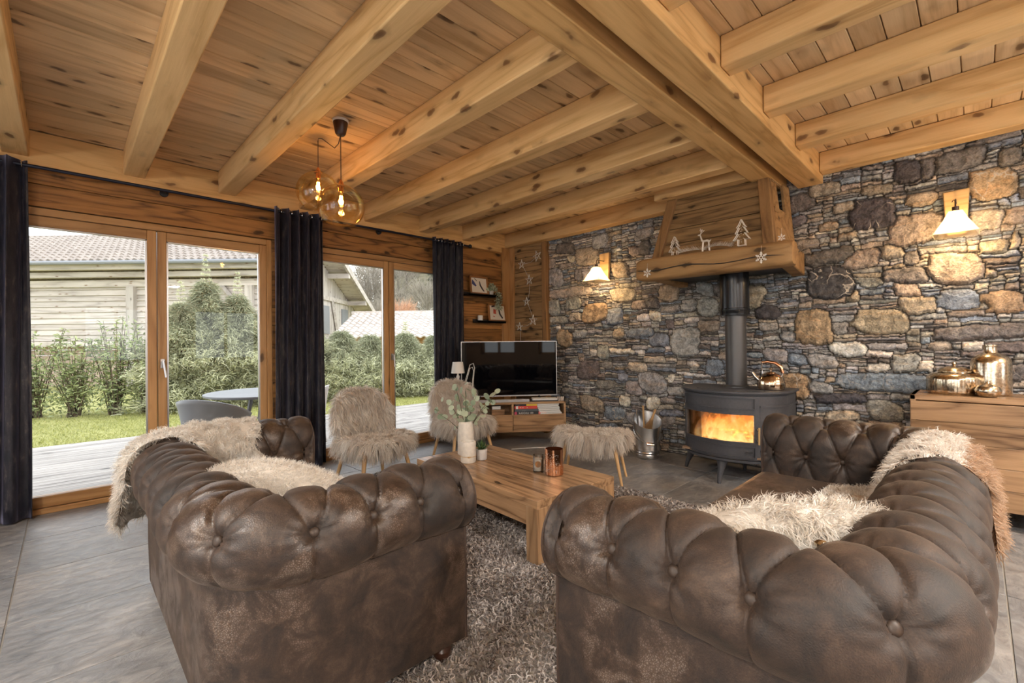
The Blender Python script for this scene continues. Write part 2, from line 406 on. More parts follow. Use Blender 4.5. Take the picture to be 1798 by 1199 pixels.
# ------------------------------------------------------------------ numpy fibre helpers
def sample_tris(V, F, n):
    V = np.asarray(V, float); F = np.asarray(F)
    if F.shape[1] == 4: F = np.vstack([F[:, [0, 1, 2]], F[:, [0, 2, 3]]])
    a, b, c = V[F[:, 0]], V[F[:, 1]], V[F[:, 2]]
    nn = np.cross(b - a, c - a); ar = np.linalg.norm(nn, axis=1); nn /= (ar[:, None] + 1e-12)
    idx = rng.choice(len(F), n, p=ar / ar.sum())
    u = rng.random((n, 1)); v = rng.random((n, 1)); m = (u + v) > 1; u = np.where(m, 1 - u, u); v = np.where(m, 1 - v, v)
    return a[idx] + (b[idx] - a[idx]) * u + (c[idx] - a[idx]) * v, nn[idx]
def unit(a): return a / (np.linalg.norm(a, axis=1, keepdims=True) + 1e-9)
def strands(P, D, L, W, seg=3, droop=0.0, curl=0.0, tip=.25, wdir=None):
    """ribbons from P along D; returns V, F"""
    n = len(P); L = np.broadcast_to(np.asarray(L, float), (n,))[:, None]; W = np.broadcast_to(np.asarray(W, float), (n,))[:, None]
    D = unit(D); wv = unit(np.cross(D, rng.normal(size=(n, 3)) if wdir is None else wdir)); c1 = unit(np.cross(D, wv))
    ph = rng.random((n, 1)) * 6.28
    rows = []
    for k in range(seg + 1):
        q = k / seg
        p = P + D * L * q + np.array([0, 0, -1.0]) * (droop * L * q * q) + (wv * np.sin(ph + q * 5) + c1 * np.cos(ph + q * 4)) * (curl * L * q)
        w = W * (1 - (1 - tip) * q) * .5
        rows.append(p - wv * w); rows.append(p + wv * w)
    V = np.stack(rows, 1).reshape(-1, 3); b = np.arange(n)[:, None] * (2 * (seg + 1))
    F = np.concatenate([b + np.array([[2*k, 2*k+1, 2*k+3, 2*k+2]]) for k in range(seg)], 0)
    return V, F
def merge(parts):
    """parts: list of (V,F,tint) -> V,F,tint   (all quads)"""
    vs, fs, ts, o = [], [], [], 0
    for V, F, T in parts:
        vs.append(V); fs.append(F + o); o += len(V); ts.append(np.broadcast_to(np.asarray(T, float), (len(V),)))
    return np.vstack(vs), np.vstack(fs), np.concatenate(ts)
def rep(t, k): return np.repeat(t, k)

# ================================================================== ROOM
YW, XS = 4.80, 4.72      # window wall, stone wall
ZD, ZJ = 2.80, 2.60      # plank ceiling, underside of joists
# floor: slate tiles with grout
b = MB(); b.mi = 1; b.box(-2.6, 4.9, -3.6, 4.9, -.06, -.004); b.mi = 0
xs = [-.19 + 1.11 * k for k in range(-3, 6)]; ys = [-.08 + .612 * k for k in range(-6, 9)]
for i in range(len(xs) - 1):
    for j in range(len(ys) - 1):
        b.cur = random.random(); g = .003
        x0, x1 = max(xs[i], -2.6) + g, min(xs[i+1], 4.9) - g; y0, y1 = max(ys[j], -3.6) + g, min(ys[j+1], 4.82) - g
        if x1 > x0 and y1 > y0: b.box(x0, x1, y0, y1, -.02, 0)
fl = b.build('floor', [M['tile'], M['grout']], bevel=.0015, bseg=1); tag(fl, 'grey slate-look floor tiles in a straight grid', kind='structure')
# ceiling planks
b = MB(); y = -3.6
while y < 4.95:
    b.cur = random.random(); b.box(-2.6, 4.95, y + .002, y + .133, ZD + .002, ZD + .03)
    y += .135
b.cur = .3; b.box(-2.6, 4.95, -3.6, 5.0, ZD + .02, ZD + .08)
c = b.build('ceiling', M['deckceil'], bevel=.003, bseg=1); tag(c, 'knotty pine plank ceiling above the joists', kind='structure')
# joists
def joist(x0, y0, y1, label, z0=ZJ, w=.137, grp='pine joists carrying the plank ceiling'):
    bb = MB(); bb.box(0, w, 0, y1 - y0, 0, ZD - z0)
    o = bb.build('ceiling_joist', M['pine'], bevel=.008, loc=(x0, y0, z0)); tag(o, label, 'joist', grp); return o
names = ['pale pine joist hidden beyond the upper left corner', 'pale pine joist at the far left above the left curtain', 'pale pine joist ending above the left glass door, second from the left',
         'pale pine joist left of the hanging glass globes', 'pale pine joist directly behind the hanging glass globes', 'pale pine joist first to the right of the glass globes',
         'pale pine joist second to the right of the glass globes', 'pale pine joist ending above the corner curtain', 'pale pine joist lying along the top of the stone wall, window side']
for xr, nm in zip([-.87, -.18, .475, 1.13, 1.83, 2.535, 3.25, 3.92, 4.70], names):
    joist(xr - .137, 1.362, YW - .005, nm, grp='joists of the window bay')
names = ['pine joist of the near bay, out beyond the left of the frame', 'pine joist of the near bay, above the camera', 'pine joist of the near bay cut by the top edge of the picture',
         'pine joist of the near bay, highest one reaching the double beam', 'pine joist of the near bay meeting the double beam, third from the stone wall', 'pine joist of the near bay next to the stone wall one', 'pine joist lying along the top of the stone wall, above the right wall lamp']
for xr, nm in zip([-.2, .5, 1.19, 1.88, 2.575, 3.25, 3.97], names):
    joist(xr - .13, -3.5, .918, nm, z0=2.635, w=.13, grp='joists of the near bay')
joist(4.57, -3.5, .918, 'pine joist on top of the stone wall above the large wall lamp', z0=2.635, w=.13, grp='joists of the near bay')
def beam(name, y0, y1, z0, label):
    bb = MB(); bb.box(0, 7.22, 0, y1 - y0, 0, ZD - z0)
    o = bb.build(name, M['pine_x'], bevel=.006, loc=(-2.5, y0, z0)); tag(o, label, 'beam'); return o
beam('main_beam', 1.20, 1.36, 2.588, 'main pine cross beam on the window side, running to the chimney hood')
beam('main_beam', .92, 1.11, 2.572, 'main pine cross beam on the near side, ending on the bare stone wall')
bb = MB(); bb.box(0, .13, 0, .86, 0, .19); o = bb.build('hood_header', M['pine'], bevel=.005, loc=(4.17, 1.362, 2.602)); tag(o, 'short pale pine header above the chimney hood boards', 'beam')

# window wall ---------------------------------------------------------------
b = MB()
def boards(b, x0, x1, z0, z1, y0, y1, hs=(.17, .21, .14, .19), axis='y'):
    z = z0; k = 0
    while z < z1 - .01:
        h = min(hs[k % len(hs)], z1 - z); b.cur = random.random(); k += 1
        if axis == 'y': b.box(x0, x1, y0 - random.random() * .004, y1, z + .002, z + h - .002)
        else: b.box(y0 - random.random() * .004, y1, x0, x1, z + .002, z + h - .002)
        z += h
D1, D2 = (-.31, 1.44), (1.82, 3.59)
boards(b, -2.6, D1[0], .0, 2.54, YW, YW + .10); boards(b, D1[1], D2[0], .0, 2.25, YW, YW + .10); boards(b, D2[1], 4.9, .0, 2.54, YW, YW + .10)
boards(b, D1[0], D2[1], 2.252, 2.54, YW, YW + .10, hs=(.165, .125))
b.cur = .11; 
for (x0, x1, z0, z1) in ((-2.6, D1[0], 0, 2.6), (D1[1], D2[0], 0, 2.25), (D2[1], 4.9, 0, 2.6), (D1[0], D2[1], 2.252, 2.6)): b.box(x0, x1, YW + .09, YW + .22, z0, z1)
w = b.build('wall_window_side', M['oldwood'], bevel=.003, bseg=1); tag(w, 'reclaimed brown board wall around the glass doors', kind='structure')
b = MB(); b.box(-2.6, 4.9, YW - .018, YW + .2, 2.53, ZD - .005); o = b.build('wall_plate', M['pine_x'], bevel=.004); tag(o, 'pine wall plate under the joist ends above the curtain rail', kind='structure'); o.name = 'trim_1'
b = MB(); b.box(4.50, 4.665, YW - .03, YW, 0, 2.6); o = b.build('trim_2', M['frame'], bevel=.004); tag(o, 'upright corner board between the windows and the panelled niche', kind='structure')
# glass doors ---------------------------------------------------------------
def french(name, x0, x1, label):
    e = empty(name, ((x0 + x1) / 2, YW, 0), label=label, kind='structure'); W = (x1 - x0) / 2
    f = MB()
    f.box(-W, -W + .045, .0, .09, 0, 2.245); f.box(W - .045, W, .0, .09, 0, 2.245); f.build('window_frame', M['frame'], e, bevel=.004)
    f = MB(); f.box(-W + .045, W - .045, 0, .09, 2.19, 2.245); f.box(-W + .045, W - .045, -.01, .10, 0, .04); f.build('window_sill', M['frame_x'], e, bevel=.004)
    mid = {'window_1': -.565 + .552, 'window_2': .0}[name]; mid = {'window_1': .552 - (x0+x1)/2, 'window_2': 2.705 - (x0+x1)/2}[name]
    for a, c2, hs in ((-W + .045, mid - .003, 0), (mid + .003, W - .045, 1)):
        s = MB(); st = .062
        s.box(a, a + st, .005, .075, .042, 2.188); s.box(c2 - st, c2, .005, .075, .042, 2.188)
        so = s.build('sash', M['frame'], e, bevel=.006)
        s = MB(); s.box(a + st, c2 - st, .007, .073, 2.11, 2.186); s.box(a + st, c2 - st, .007, .073, .044, .125); s.build('sash_rail', M['frame_x'], so, bevel=.005)
        s = MB(); s.box(a + st - .01, c2 - st + .01, .038, .044, .115, 2.12); s.build('pane', M['pane'], so)
        s = MB(); s.box(a + st, a + st + .012, .012, .036, .127, 2.108); s.box(c2 - st - .012, c2 - st, .012, .036, .127, 2.108); s.box(a+st, c2-st, .012, .036, 2.098, 2.109); s.build('glazing_bead', M['silver'], so)
        if hs:
            h = MB(); hx = a + .03
            h.cbox((hx, -.004, 1.075), (.028, .014, .075)); h.tube([(hx, -.005, 1.095), (hx, -.045, 1.095)], .009); h.tube([(hx, -.045, 1.098), (hx + (.018 if name == 'window_1' else .004), -.05, .96)], .009)
            h.build('handle', M['alu'], so, smooth=True)
    return e
french('window_1', D1[0], D1[1], 'left double glass door with pine frame onto the wooden terrace')
french('window_2', D2[0], D2[1], 'right double glass door with pine frame behind the two fur chairs')

# side niche panel on the stone-wall side -----------------------------------
e = empty('wood_panelling', (4.69, 4.44, 0), label=None, kind=None)
b = MB(); z = 0
hs = (.23, .20, .24, .17, .22, .13, .21, .18, .24, .19, .22, .2, .2)
k = 0
while z < 2.6:
    h = min(hs[k], 2.6 - z); b.cur = random.random(); k += 1; yy = random.choice((0, .0, .012))
    b.box(-.035 - yy, .06, -.30, .24, z + .002, z + h - .003); z += h
b.build('boards', M['oldwood_y'], e, bevel=.003, bseg=1)
b = MB(); b.box(-.06, .06, .235, .335, 0, 2.6); b.build('upright', M['frame'], e, bevel=.004)
b = MB(); b.box(-.05, .06, -.36, -.295, 0, 2.6); b.build('edge_trim', M['oldwood_z'], e, bevel=.004)
tag(e, 'panel of reclaimed horizontal boards in the corner beside the stone wall', kind='structure'); e.name = 'wall_panel' 

# ---- stone wall -------------------------------------------------------------
CW, CH = .0065, .0065
Y0s, Y1s, Z1s = -1.3, 4.10, 2.66
NY, NZ = int((Y1s - Y0s) / CW), int(Z1s / CH)
lab = np.zeros((NZ, NY), np.int32)
SC = {'g': (.37, .365, .36), 'b': (.25, .295, .36), 'd': (.19, .17, .165), 'k': (.085, .08, .09), 't': (.40, .34, .275), 'w': (.80, .77, .72), 'l': (.55, .49, .41), 'o': (.40, .30, .20)}
# camera (fitted to the room lines) -- used to lay the recognisable boulders out on the wall plane
CF, CPX, CPY, CZ = 800.45, 899.0, 599.5, 1.2
_h, _p, _r = .795437368, .00702562078, -.011566734
cf = np.array([math.cos(_h)*math.cos(_p), math.sin(_h)*math.cos(_p), math.sin(_p)]); cr = np.array([math.sin(_h), -math.cos(_h), 0]); cu = np.cross(cr, cf)
CR = cr*math.cos(_r) + cu*math.sin(_r); CU = -cr*math.sin(_r) + cu*math.cos(_r)
def on_wall(x, y, X=4.70):
    d = cf*CF + CR*(x-CPX) - CU*(y-CPY); q = d*(X/d[0]); return q[1], q[2] + CZ
ZR = {'A': (940, 400, 5.137), 'B': (950, 600, 5.993), 'C': (1350, 230, 3.998), 'D': (1280, 470, 4.994), 'E': (1400, 500, 4.508), 'F': (1100, 560, 4.0)}
BS = """A 165 130 345 235 d;A 495 50 640 185 g;A 880 0 1060 95 g;A 350 175 555 340 t;A 265 245 350 315 l;A 820 155 920 250 t;A 925 105 1040 235 d;A 105 360 240 530 g;A 110 535 490 625 l;A 670 300 830 455 t
A 650 535 890 670 t;A 1100 510 1280 670 t;A 1430 485 1605 620 g;A 410 675 625 865 o;A 620 715 785 880 b;A 110 640 215 800 g;A 855 645 975 740 t;A 980 630 1110 740 d;A 1110 700 1290 765 g;A 1300 650 1440 765 g
A 1445 620 1645 810 g;A 905 780 1010 850 w;A 1020 755 1120 850 w;A 1210 905 1490 1170 g;A 1345 810 1475 865 w;A 180 920 325 1080 o;A 330 920 445 1005 g;A 805 910 1055 1000 b;A 1010 955 1200 1075 b
A 690 915 790 1005 t;A 540 1060 650 1190 g;A 470 1100 535 1170 w;A 655 1090 885 1140 w;A 1460 840 1660 950 t;A 295 770 410 860 t;A 110 800 285 870 g;A 735 490 930 535 l
B 365 200 600 400 d;B 900 215 1115 335 l;B 1005 330 1305 550 g;B 870 420 1045 570 g;B 1310 345 1390 435 w;B 1105 60 1290 115 b;B 1505 210 1645 275 w;B 820 575 925 690 w;B 1085 580 1235 720 w
B 405 570 650 740 t;B 640 680 880 830 bv;B 580 860 815 1010 b;B 890 755 1070 900 g;B 1230 600 1410 670 g;B 1220 730 1480 800 b;B 770 340 900 430 b;B 200 490 385 560 g;B 1400 325 1770 365 w;B 1310 475 1490 580 g;B 590 825 750 870 t
C 1165 110 1530 265 d;C 1610 95 1791 235 d;C 860 190 1055 350 k;C 1050 180 1155 330 dv;C 290 360 510 455 t;C 110 440 330 560 d;C 130 590 260 670 d;C 435 500 595 575 t;C 630 360 870 440 t;C 555 460 900 690 kv
C 950 410 1195 520 t;C 1390 240 1755 480 ov;C 840 570 1210 800 t;C 1390 555 1640 695 l;C 345 640 475 710 t;C 470 715 640 775 t;C 530 830 780 965 t;C 245 940 605 1190 kv;C 770 800 945 895 lv;C 245 830 575 935 d
C 1115 850 1525 1075 t;C 810 955 1110 1070 dv;C 1490 755 1700 855 t;C 1725 690 1791 825 t;C 870 1065 1055 1165 t;C 1525 1120 1830 1290 o;C 1655 520 1830 640 t;C 520 1120 635 1215 t;C 1500 960 1640 1030 t
D 145 150 310 360 t;D 225 320 435 460 k;D 590 375 925 690 o;D 1095 365 1575 585 t;D 1470 250 1800 415 t;D 930 470 1060 580 g;D 890 645 1220 785 w;D 1215 720 1420 790 w;D 1190 835 1415 920 w;D 1410 760 1675 925 g
D 295 715 505 855 g;D 505 765 685 865 b;D 685 765 945 890 g;D 435 560 590 665 g;D 915 925 1830 1105 b;D 715 1000 910 1105 g;D 435 930 740 1150 ov;D 740 1110 1220 1199 k;D 1685 815 1800 925 w
E 190 1000 480 1110 l;E 540 930 850 1090 g;E 1070 320 1850 445 d;E 1040 450 1250 530 t;E 1340 450 1490 525 w;E 1655 640 1850 780 d;F 75 640 330 760 g;F 0 100 180 150 b;F 150 110 300 200 b;F 540 280 680 400 b"""
cols = [(0, 0, 0, 0)]; base_h = [0.0]; bigness = [0]
yy, zz = np.meshgrid((np.arange(NY) + .5) * CW + Y0s, (np.arange(NZ) + .5) * CH)
def jit(c, s=.18):
    k = 1 + random.uniform(-s, s); return (c[0]*k*random.uniform(.95, 1.05), c[1]*k, c[2]*k*random.uniform(.93, 1.07))
for ln in BS.replace('\n', ';').split(';'):
    z_, x0, y0, x1, y1, cc = ln.split(); zr = ZR[z_]
    c4 = [on_wall(zr[0] + float(a) / zr[2], zr[1] + float(q) / zr[2]) for a, q in ((x0, (float(y0)+float(y1))/2), (x1, (float(y0)+float(y1))/2), ((float(x0)+float(x1))/2, y0), ((float(x0)+float(x1))/2, y1))]
    cy, cz = (c4[0][0] + c4[1][0]) / 2, (c4[2][1] + c4[3][1]) / 2; hy, hz = abs(c4[0][0] - c4[1][0]) / 2, abs(c4[2][1] - c4[3][1]) / 2
    n = random.uniform(2.4, 4.0); sk = random.uniform(-.18, .18)
    u = (yy - cy + sk * (zz - cz)) / hy; v = (zz - cz + .5 * sk * (yy - cy)) / hz
    m = (np.abs(u) ** n + np.abs(v) ** n < 1) & (lab == 0)
    if m.sum() < 12: continue
    cols.append((*jit(SC[cc[0]], .1), 1.0 if cc.endswith('v') else (.35 if random.random() < .2 else 0))); base_h.append(random.uniform(.012, .034)); bigness.append(1)
    lab[m] = len(cols) - 1
def newstone(zc, yc):
    r = random.random()
    warm = max(0, min(1, (zc - .9) / 1.2))
    if r < .38: c = SC['g']
    elif r < .52: c = SC['b']
    elif r < .66: c = SC['d']
    elif r < .92: c = SC['t'] if random.random() < .35 + .45 * warm else SC['g']
    else: c = SC['l'] if random.random() < .6 else SC['w']
    cols.append((*jit(c, .28), .5 if random.random() < .1 else 0)); base_h.append(random.uniform(0, .024)); bigness.append(0)
# a few extra random boulders off the pictured part
for _ in range(260):
    cy, cz = random.uniform(Y0s, Y1s), random.uniform(0, Z1s); hy = random.uniform(.05, .15); hz = random.uniform(.04, .085)
    iy0, iy1 = max(0, int((cy-hy-Y0s)/CW)), min(NY, int((cy+hy-Y0s)/CW)); iz0, iz1 = max(0, int((cz-hz)/CH)), min(NZ, int((cz+hz)/CH))
    sub = lab[iz0:iz1, iy0:iy1]
    if sub.size == 0 or (sub > 0).mean() > .02: continue
    u = (yy[iz0:iz1, iy0:iy1] - cy) / hy; v = (zz[iz0:iz1, iy0:iy1] - cz) / hz; n = random.uniform(2.6, 4)
    newstone(cz, cy); m = (np.abs(u)**n + np.abs(v)**n < 1) & (sub == 0); sub[m] = len(cols) - 1
# thin slabs fill the rest, course by course
for iz in range(NZ):
    iy = 0; row = lab[iz]
    while iy < NY:
        if row[iy]: iy += 1; continue
        j = iy
        while j < NY and row[j] == 0: j += 1
        run = j - iy
        if run < 9 and iz > 0:
            nb = row[iy-1] if iy > 0 else (row[j] if j < NY else 0)
            if nb: row[iy:j] = nb; iy = j; continue
        Lw = int(random.choice((.09, .14, .2, .27, .36, .48)) * random.uniform(.8, 1.2) / CW)
        if run - Lw < 14: Lw = run
        if Lw > .55 / CW: Lw = run // 2
        Lw = min(Lw, run); h = max(2, int(random.choice((.014, .018, .024, .03, .038, .05)) / CH + .5))
        if Lw < .1 / CW: h = max(h, 4)
        newstone(iz * CH, 0); idl = len(cols) - 1
        blk = lab[iz:iz+h, iy:iy+Lw]; 
        free = np.cumprod(blk == 0, axis=0).astype(bool); blk[free] = idl
        iy += Lw
# organic edges: resample the label map through a low-frequency warp
def vnoise(ny, nz, cell):
    gy, gz = int(ny / cell) + 3, int(nz / cell) + 3; g = rng.random((gz, gy)) - .5
    y = np.arange(ny) / cell; z = np.arange(nz) / cell; yi = y.astype(int); zi = z.astype(int); fy = y - yi; fz = z - zi
    fy = fy*fy*(3-2*fy); fz = (fz*fz*(3-2*fz))[:, None]
    a = g[np.ix_(zi, yi)] * (1-fy) + g[np.ix_(zi, yi+1)] * fy; c_ = g[np.ix_(zi+1, yi)] * (1-fy) + g[np.ix_(zi+1, yi+1)] * fy
    return a * (1-fz) + c_ * fz
wy = vnoise(NY, NZ, 8) * 4 + vnoise(NY, NZ, 30) * 6; wz = vnoise(NY, NZ, 10) * 2.0 + vnoise(NY, NZ, 4) * 1.4 + vnoise(NY, NZ, 40) * 4
gz, gy = np.mgrid[0:NZ, 0:NY]
lab = lab[np.clip((gz + wz).round().astype(int), 0, NZ-1), np.clip((gy + wy).round().astype(int), 0, NY-1)]
# distance to the stone's edge
dist = np.zeros((NZ, NY)); ins = np.ones((NZ, NY), bool)
def eq(a, dz, dy):
    s = np.roll(np.roll(a, dz, 0), dy, 1); return s
same = (eq(lab, 1, 0) == lab) & (eq(lab, 0, 1) == lab)
ins = same.copy()
for k in range(7):
    dist += ins
    ins = ins & eq(ins, 1, 0) & eq(ins, -1, 0) & eq(ins, 0, 1) & eq(ins, 0, -1)
base_h = np.array(base_h)[lab]; big = np.array(bigness)[lab]
prof = 1 - (1 - np.clip(dist / np.where(big > 0, 5.0, 2.2), 0, 1)) ** 2.4
rough_h = vnoise(NY, NZ, 5) * .008 + vnoise(NY, NZ, 14) * .018 + vnoise(NY, NZ, 2.5) * .004
hgt = prof * (.011 + base_h + rough_h * np.clip(prof, 0, 1)) 
X = 4.745 - hgt
V = np.stack([X, yy, zz], -1).reshape(-1, 3)
idx = np.arange(NZ * NY).reshape(NZ, NY)
F = np.stack([idx[:-1, :-1], idx[:-1, 1:], idx[1:, 1:], idx[1:, :-1]], -1).reshape(-1, 4)
colv = np.array(cols)[lab].reshape(-1, 4); jm = (dist.reshape(-1) < .5); colv[jm, :3] = (.10, .085, .07); colv[jm, 3] = 0
V[:, 1] = np.clip(V[:, 1], Y0s, Y1s)
o = fast_mesh('wall_stone_side', V, F[:, ::-1], M['stone'], smooth=True, attrs={'Col': colv})
tag(o, 'dry-laid grey and tan stone wall behind the stove', kind='structure')
b = MB(); b.box(4.755, 4.95, -3.6, 5.0, 0, 2.8); b.box(4.70, 4.745, -3.6, Y0s, 0, 2.8)
o = b.build('wall_stone_back', M['grout']); o.name = 'wall_stone_core'; tag(o, 'core of the stone wall', kind='structure')

# rest of the shell (behind the camera): rear and left walls with windows
b = MB(); zz1, zz2 = .9, 2.15
ops = [(-1.9, -.6), (.25, 1.35), (2.2, 3.6)]
x = -2.6
for (a, c2) in ops + [(4.9, 4.9)]:
    b.box(x, a, -3.75, -3.5, 0, 2.8); 
    if a < 4.9: b.box(a, c2, -3.75, -3.5, 0, zz1); b.box(a, c2, -3.75, -3.5, zz2, 2.8)
    x = c2
M['rearwall'] = plain('rear_wall', (.30, .21, .14), .8)
o = b.build('wall_rear', M['rearwall']); tag(o, 'off-white wall behind the camera with three windows', kind='structure')
b = MB(); y = -3.75
opl = [(-2.7, -.9), (.3, 2.1), (2.9, 4.3)]
for (a, c2) in opl + [(5.0, 5.0)]:
    b.box(-2.75, -2.5, y, a, 0, 2.8)
    if a < 5: b.box(-2.75, -2.5, a, c2, 0, .3); b.box(-2.75, -2.5, a, c2, 2.2, 2.8)
    y = c2
o = b.build('wall_left', M['white']); tag(o, 'off-white wall out of sight on the left with wide windows', kind='structure')
def simple_win(name, cx, cy, w, z0, z1, ax, label):
    e = empty(name, (cx, cy, 0), rz=0 if ax == 'x' else PI/2, label=label, kind='structure')
    f = MB(); h = w/2
    for xx in (-h, -.03, h - .06): f.box(xx, xx + .06, -.04, .04, z0, z1)
    f.box(-h, h, -.04, .04, z0, z0 + .06); f.box(-h, h, -.04, .04, z1 - .06, z1); f.build('window_frame', M['frame'], e, bevel=.003)
    f = MB(); f.box(-h, h, -.003, .003, z0, z1); f.build('pane', M['pane'], e)
k = 3
for a, c2 in ops: simple_win('window_%d' % k, (a+c2)/2, -3.62, c2-a, zz1, zz2, 'x', 'wooden window in the wall behind the camera'); k += 1
for a, c2 in opl: simple_win('window_%d' % k, -2.62, (a+c2)/2, c2-a, .3, 2.2, 'y', 'wooden window in the unseen left wall'); k += 1

# ================================================================== OUTSIDE
def q_leaf(P, D, L, W, seg=2): return strands(P, D, L, W, seg=seg, tip=.15)
# terrace boards
b = MB(); y = 5.04
while y < 8.35:
    b.cur = random.random(); b.box(-6, 7.5, y, y + .118, -.075, -.045); y += .126
o = b.build('terrace', M['deckwood'], bevel=.004, bseg=1); tag(o, 'weathered grey timber terrace outside the glass doors', 'terrace', kind='structure')
# lawn
def grass_mat():
    t = NT('lawn'); co = t.coord(); n = t.noise(co, 3, 5, .7); n2 = t.noise(co, 60, 4, .7)
    t.base(t.ramp(t.math('ADD', t.math('MULTIPLY', n, .5), t.math('MULTIPLY', n2, .5)), [(.3, (.16, .17, .04)), (.5, (.40, .40, .13)), (.7, (.62, .58, .24))]))
    t.set(rough=.8); t.bump(n2, .8, .05); return t.m
b = MB(); b.box(-30, 45, 8.3, 16, -.4, -.09); b.box(-60, 80, 16, 60, -1.4, -.12); b.box(-30, 45, 4.95, 8.4, -.5, -.14)
o = b.build('lawn', grass_mat()); tag(o, 'mown garden lawn beyond the terrace', kind='structure')
n = 42000
P = np.stack([rng.uniform(-4.5, 6.5, n), 8.33 + 4.9 * rng.random(n) ** 1.5, np.full(n, -.09)], 1)
D = rng.normal(size=(n, 3)) * .45 + np.array([0, 0, 1.0])
V, F = strands(P, D, rng.uniform(.03, .08, n), .009, seg=2, droop=.35)
o = fast_mesh('grass_blades', V, F, M['grassm'], attrs={'tint': rep(rng.random(n), 6)}); tag(o, 'short yellow-green grass blades on the lawn', 'grass', kind='stuff')

# thuja hedge trees
def thuja(x, y, h, r, label, n=8000, top=.5):
    e = empty('cypress_tree', (x, y, -.1), label=label, cat='tree', group='feathery cypress trees of the garden hedge')
    z = rng.random(n) ** .8 * h * .93; a = rng.random(n) * 6.283
    prof = np.where(z / h < .42, 1.0 - .15 * (z / h), np.maximum(.04, .937 * ((1 - z / h) / .58) ** 1.15)); lobes = 1 + .26 * np.sin(a * 4 + z * 5 + x) + .24 * np.sin(a * 3 - z * 11 + y)
    rr = r * prof * lobes * (.30 + .85 * np.sqrt(rng.random(n)) ** 1.3)
    P = np.stack([rr * np.cos(a), rr * np.sin(a), z], 1)
    out = np.stack([np.cos(a), np.sin(a), .55 + .5 * rng.random(n)], 1) + rng.normal(size=(n, 3)) * .35
    V1, F1 = strands(P, out, rng.uniform(.12, .32, n), rng.uniform(.014, .034, n), seg=3, droop=.5, curl=.12, tip=.2)
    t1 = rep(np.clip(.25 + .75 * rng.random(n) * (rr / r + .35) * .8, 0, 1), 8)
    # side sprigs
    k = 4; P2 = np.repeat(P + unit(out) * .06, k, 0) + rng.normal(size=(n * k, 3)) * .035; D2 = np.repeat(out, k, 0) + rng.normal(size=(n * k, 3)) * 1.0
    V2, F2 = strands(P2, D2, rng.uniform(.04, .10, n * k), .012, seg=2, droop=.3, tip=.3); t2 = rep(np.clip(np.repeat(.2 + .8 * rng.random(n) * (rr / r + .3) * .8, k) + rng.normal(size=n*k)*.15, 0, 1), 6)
    V, F, T = merge([(V1, F1, t1), (V2, F2, t2)])
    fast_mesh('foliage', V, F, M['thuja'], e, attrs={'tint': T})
    m = MB(); m.tube([(0, 0, 0), (.01, 0, h * .5), (0, .02, h * .95)], [.05, .035, .006])
    for q in range(10):
        zz_ = h * random.uniform(.1, .8); aa = random.uniform(0, 6.28); m.tube([(0, 0, zz_), (.45*r*math.cos(aa), .45*r*math.sin(aa), zz_+.12)], [.014, .006], seg=5)
    m.build('trunk', M['bark'], e, smooth=True)
    if top > .5:      # feathery leader shoot above the crown
        k = 90; z2 = h * (.86 + .30 * np.repeat(np.linspace(0, 1, 9), 10)); a2 = rng.random(k) * 6.28; ll = np.repeat(np.linspace(.20, .03, 9), 10)
        P = np.stack([0*z2, 0*z2, z2], 1); D = np.stack([np.cos(a2), np.sin(a2), .35 + 0*a2], 1); V1, F1 = strands(P, D, ll, .018, seg=3, droop=.3, curl=.1)
        P2 = P + unit(D) * (ll * .6)[:, None]; V2, F2 = strands(np.repeat(P2, 4, 0), np.repeat(D, 4, 0) + rng.normal(size=(4*k, 3))*.8, .05, .012, seg=2); V3, F3 = strands(np.array([[0, 0, h*.8]]), np.array([[0, 0, 1.0]]), h*.38, .02, seg=4, wdir=np.array([[1.0, 0, 0]]))
        V, F, T = merge([(V1, F1, .7), (V2, F2, .75), (V3, F3, .2)]); fast_mesh('leader_shoot', V, F, M['thuja'], e, attrs={'tint': T})
    return e
def survey(x, depth):
    return cf[:2] * depth + CR[:2] * (x - CPX) / CF * depth
HT = [(318, 9.5, 2.3, .62, 'cypress tree of the hedge just right of the glass door middle post'), (362, 9.9, 2.85, .60, 'tallest cypress tree of the hedge, above the grey terrace chair'),
      (418, 10.2, 2.55, .62, 'cypress tree of the hedge above the grey terrace table'), (468, 10.7, 2.2, .66, 'cypress tree of the hedge half hidden by the right frame of the left door'),
      (600, 11.4, 1.7, .75, 'cypress tree of the hedge beside the middle curtain'), (650, 11.8, 1.6, .72, 'cypress tree of the hedge left of the right door centre post'),
      (712, 12.1, 1.65, .75, 'cypress tree of the hedge seen right of the right door centre post'), (765, 12.4, 1.6, .75, 'cypress tree of the hedge next to the corner curtain'), (535, 11.0, 2.1, .72, 'cypress tree of the hedge hidden behind the middle curtain'), (825, 12.8, 1.8, .75, 'cypress tree of the hedge behind the corner curtain')]
for k_, (px_, D_, h_, r_, nm) in enumerate(HT): q = survey(px_, D_); thuja(q[0], q[1], h_, r_, nm, top=.6 if k_ in (1, 2, 0, 6, 3) else .5)
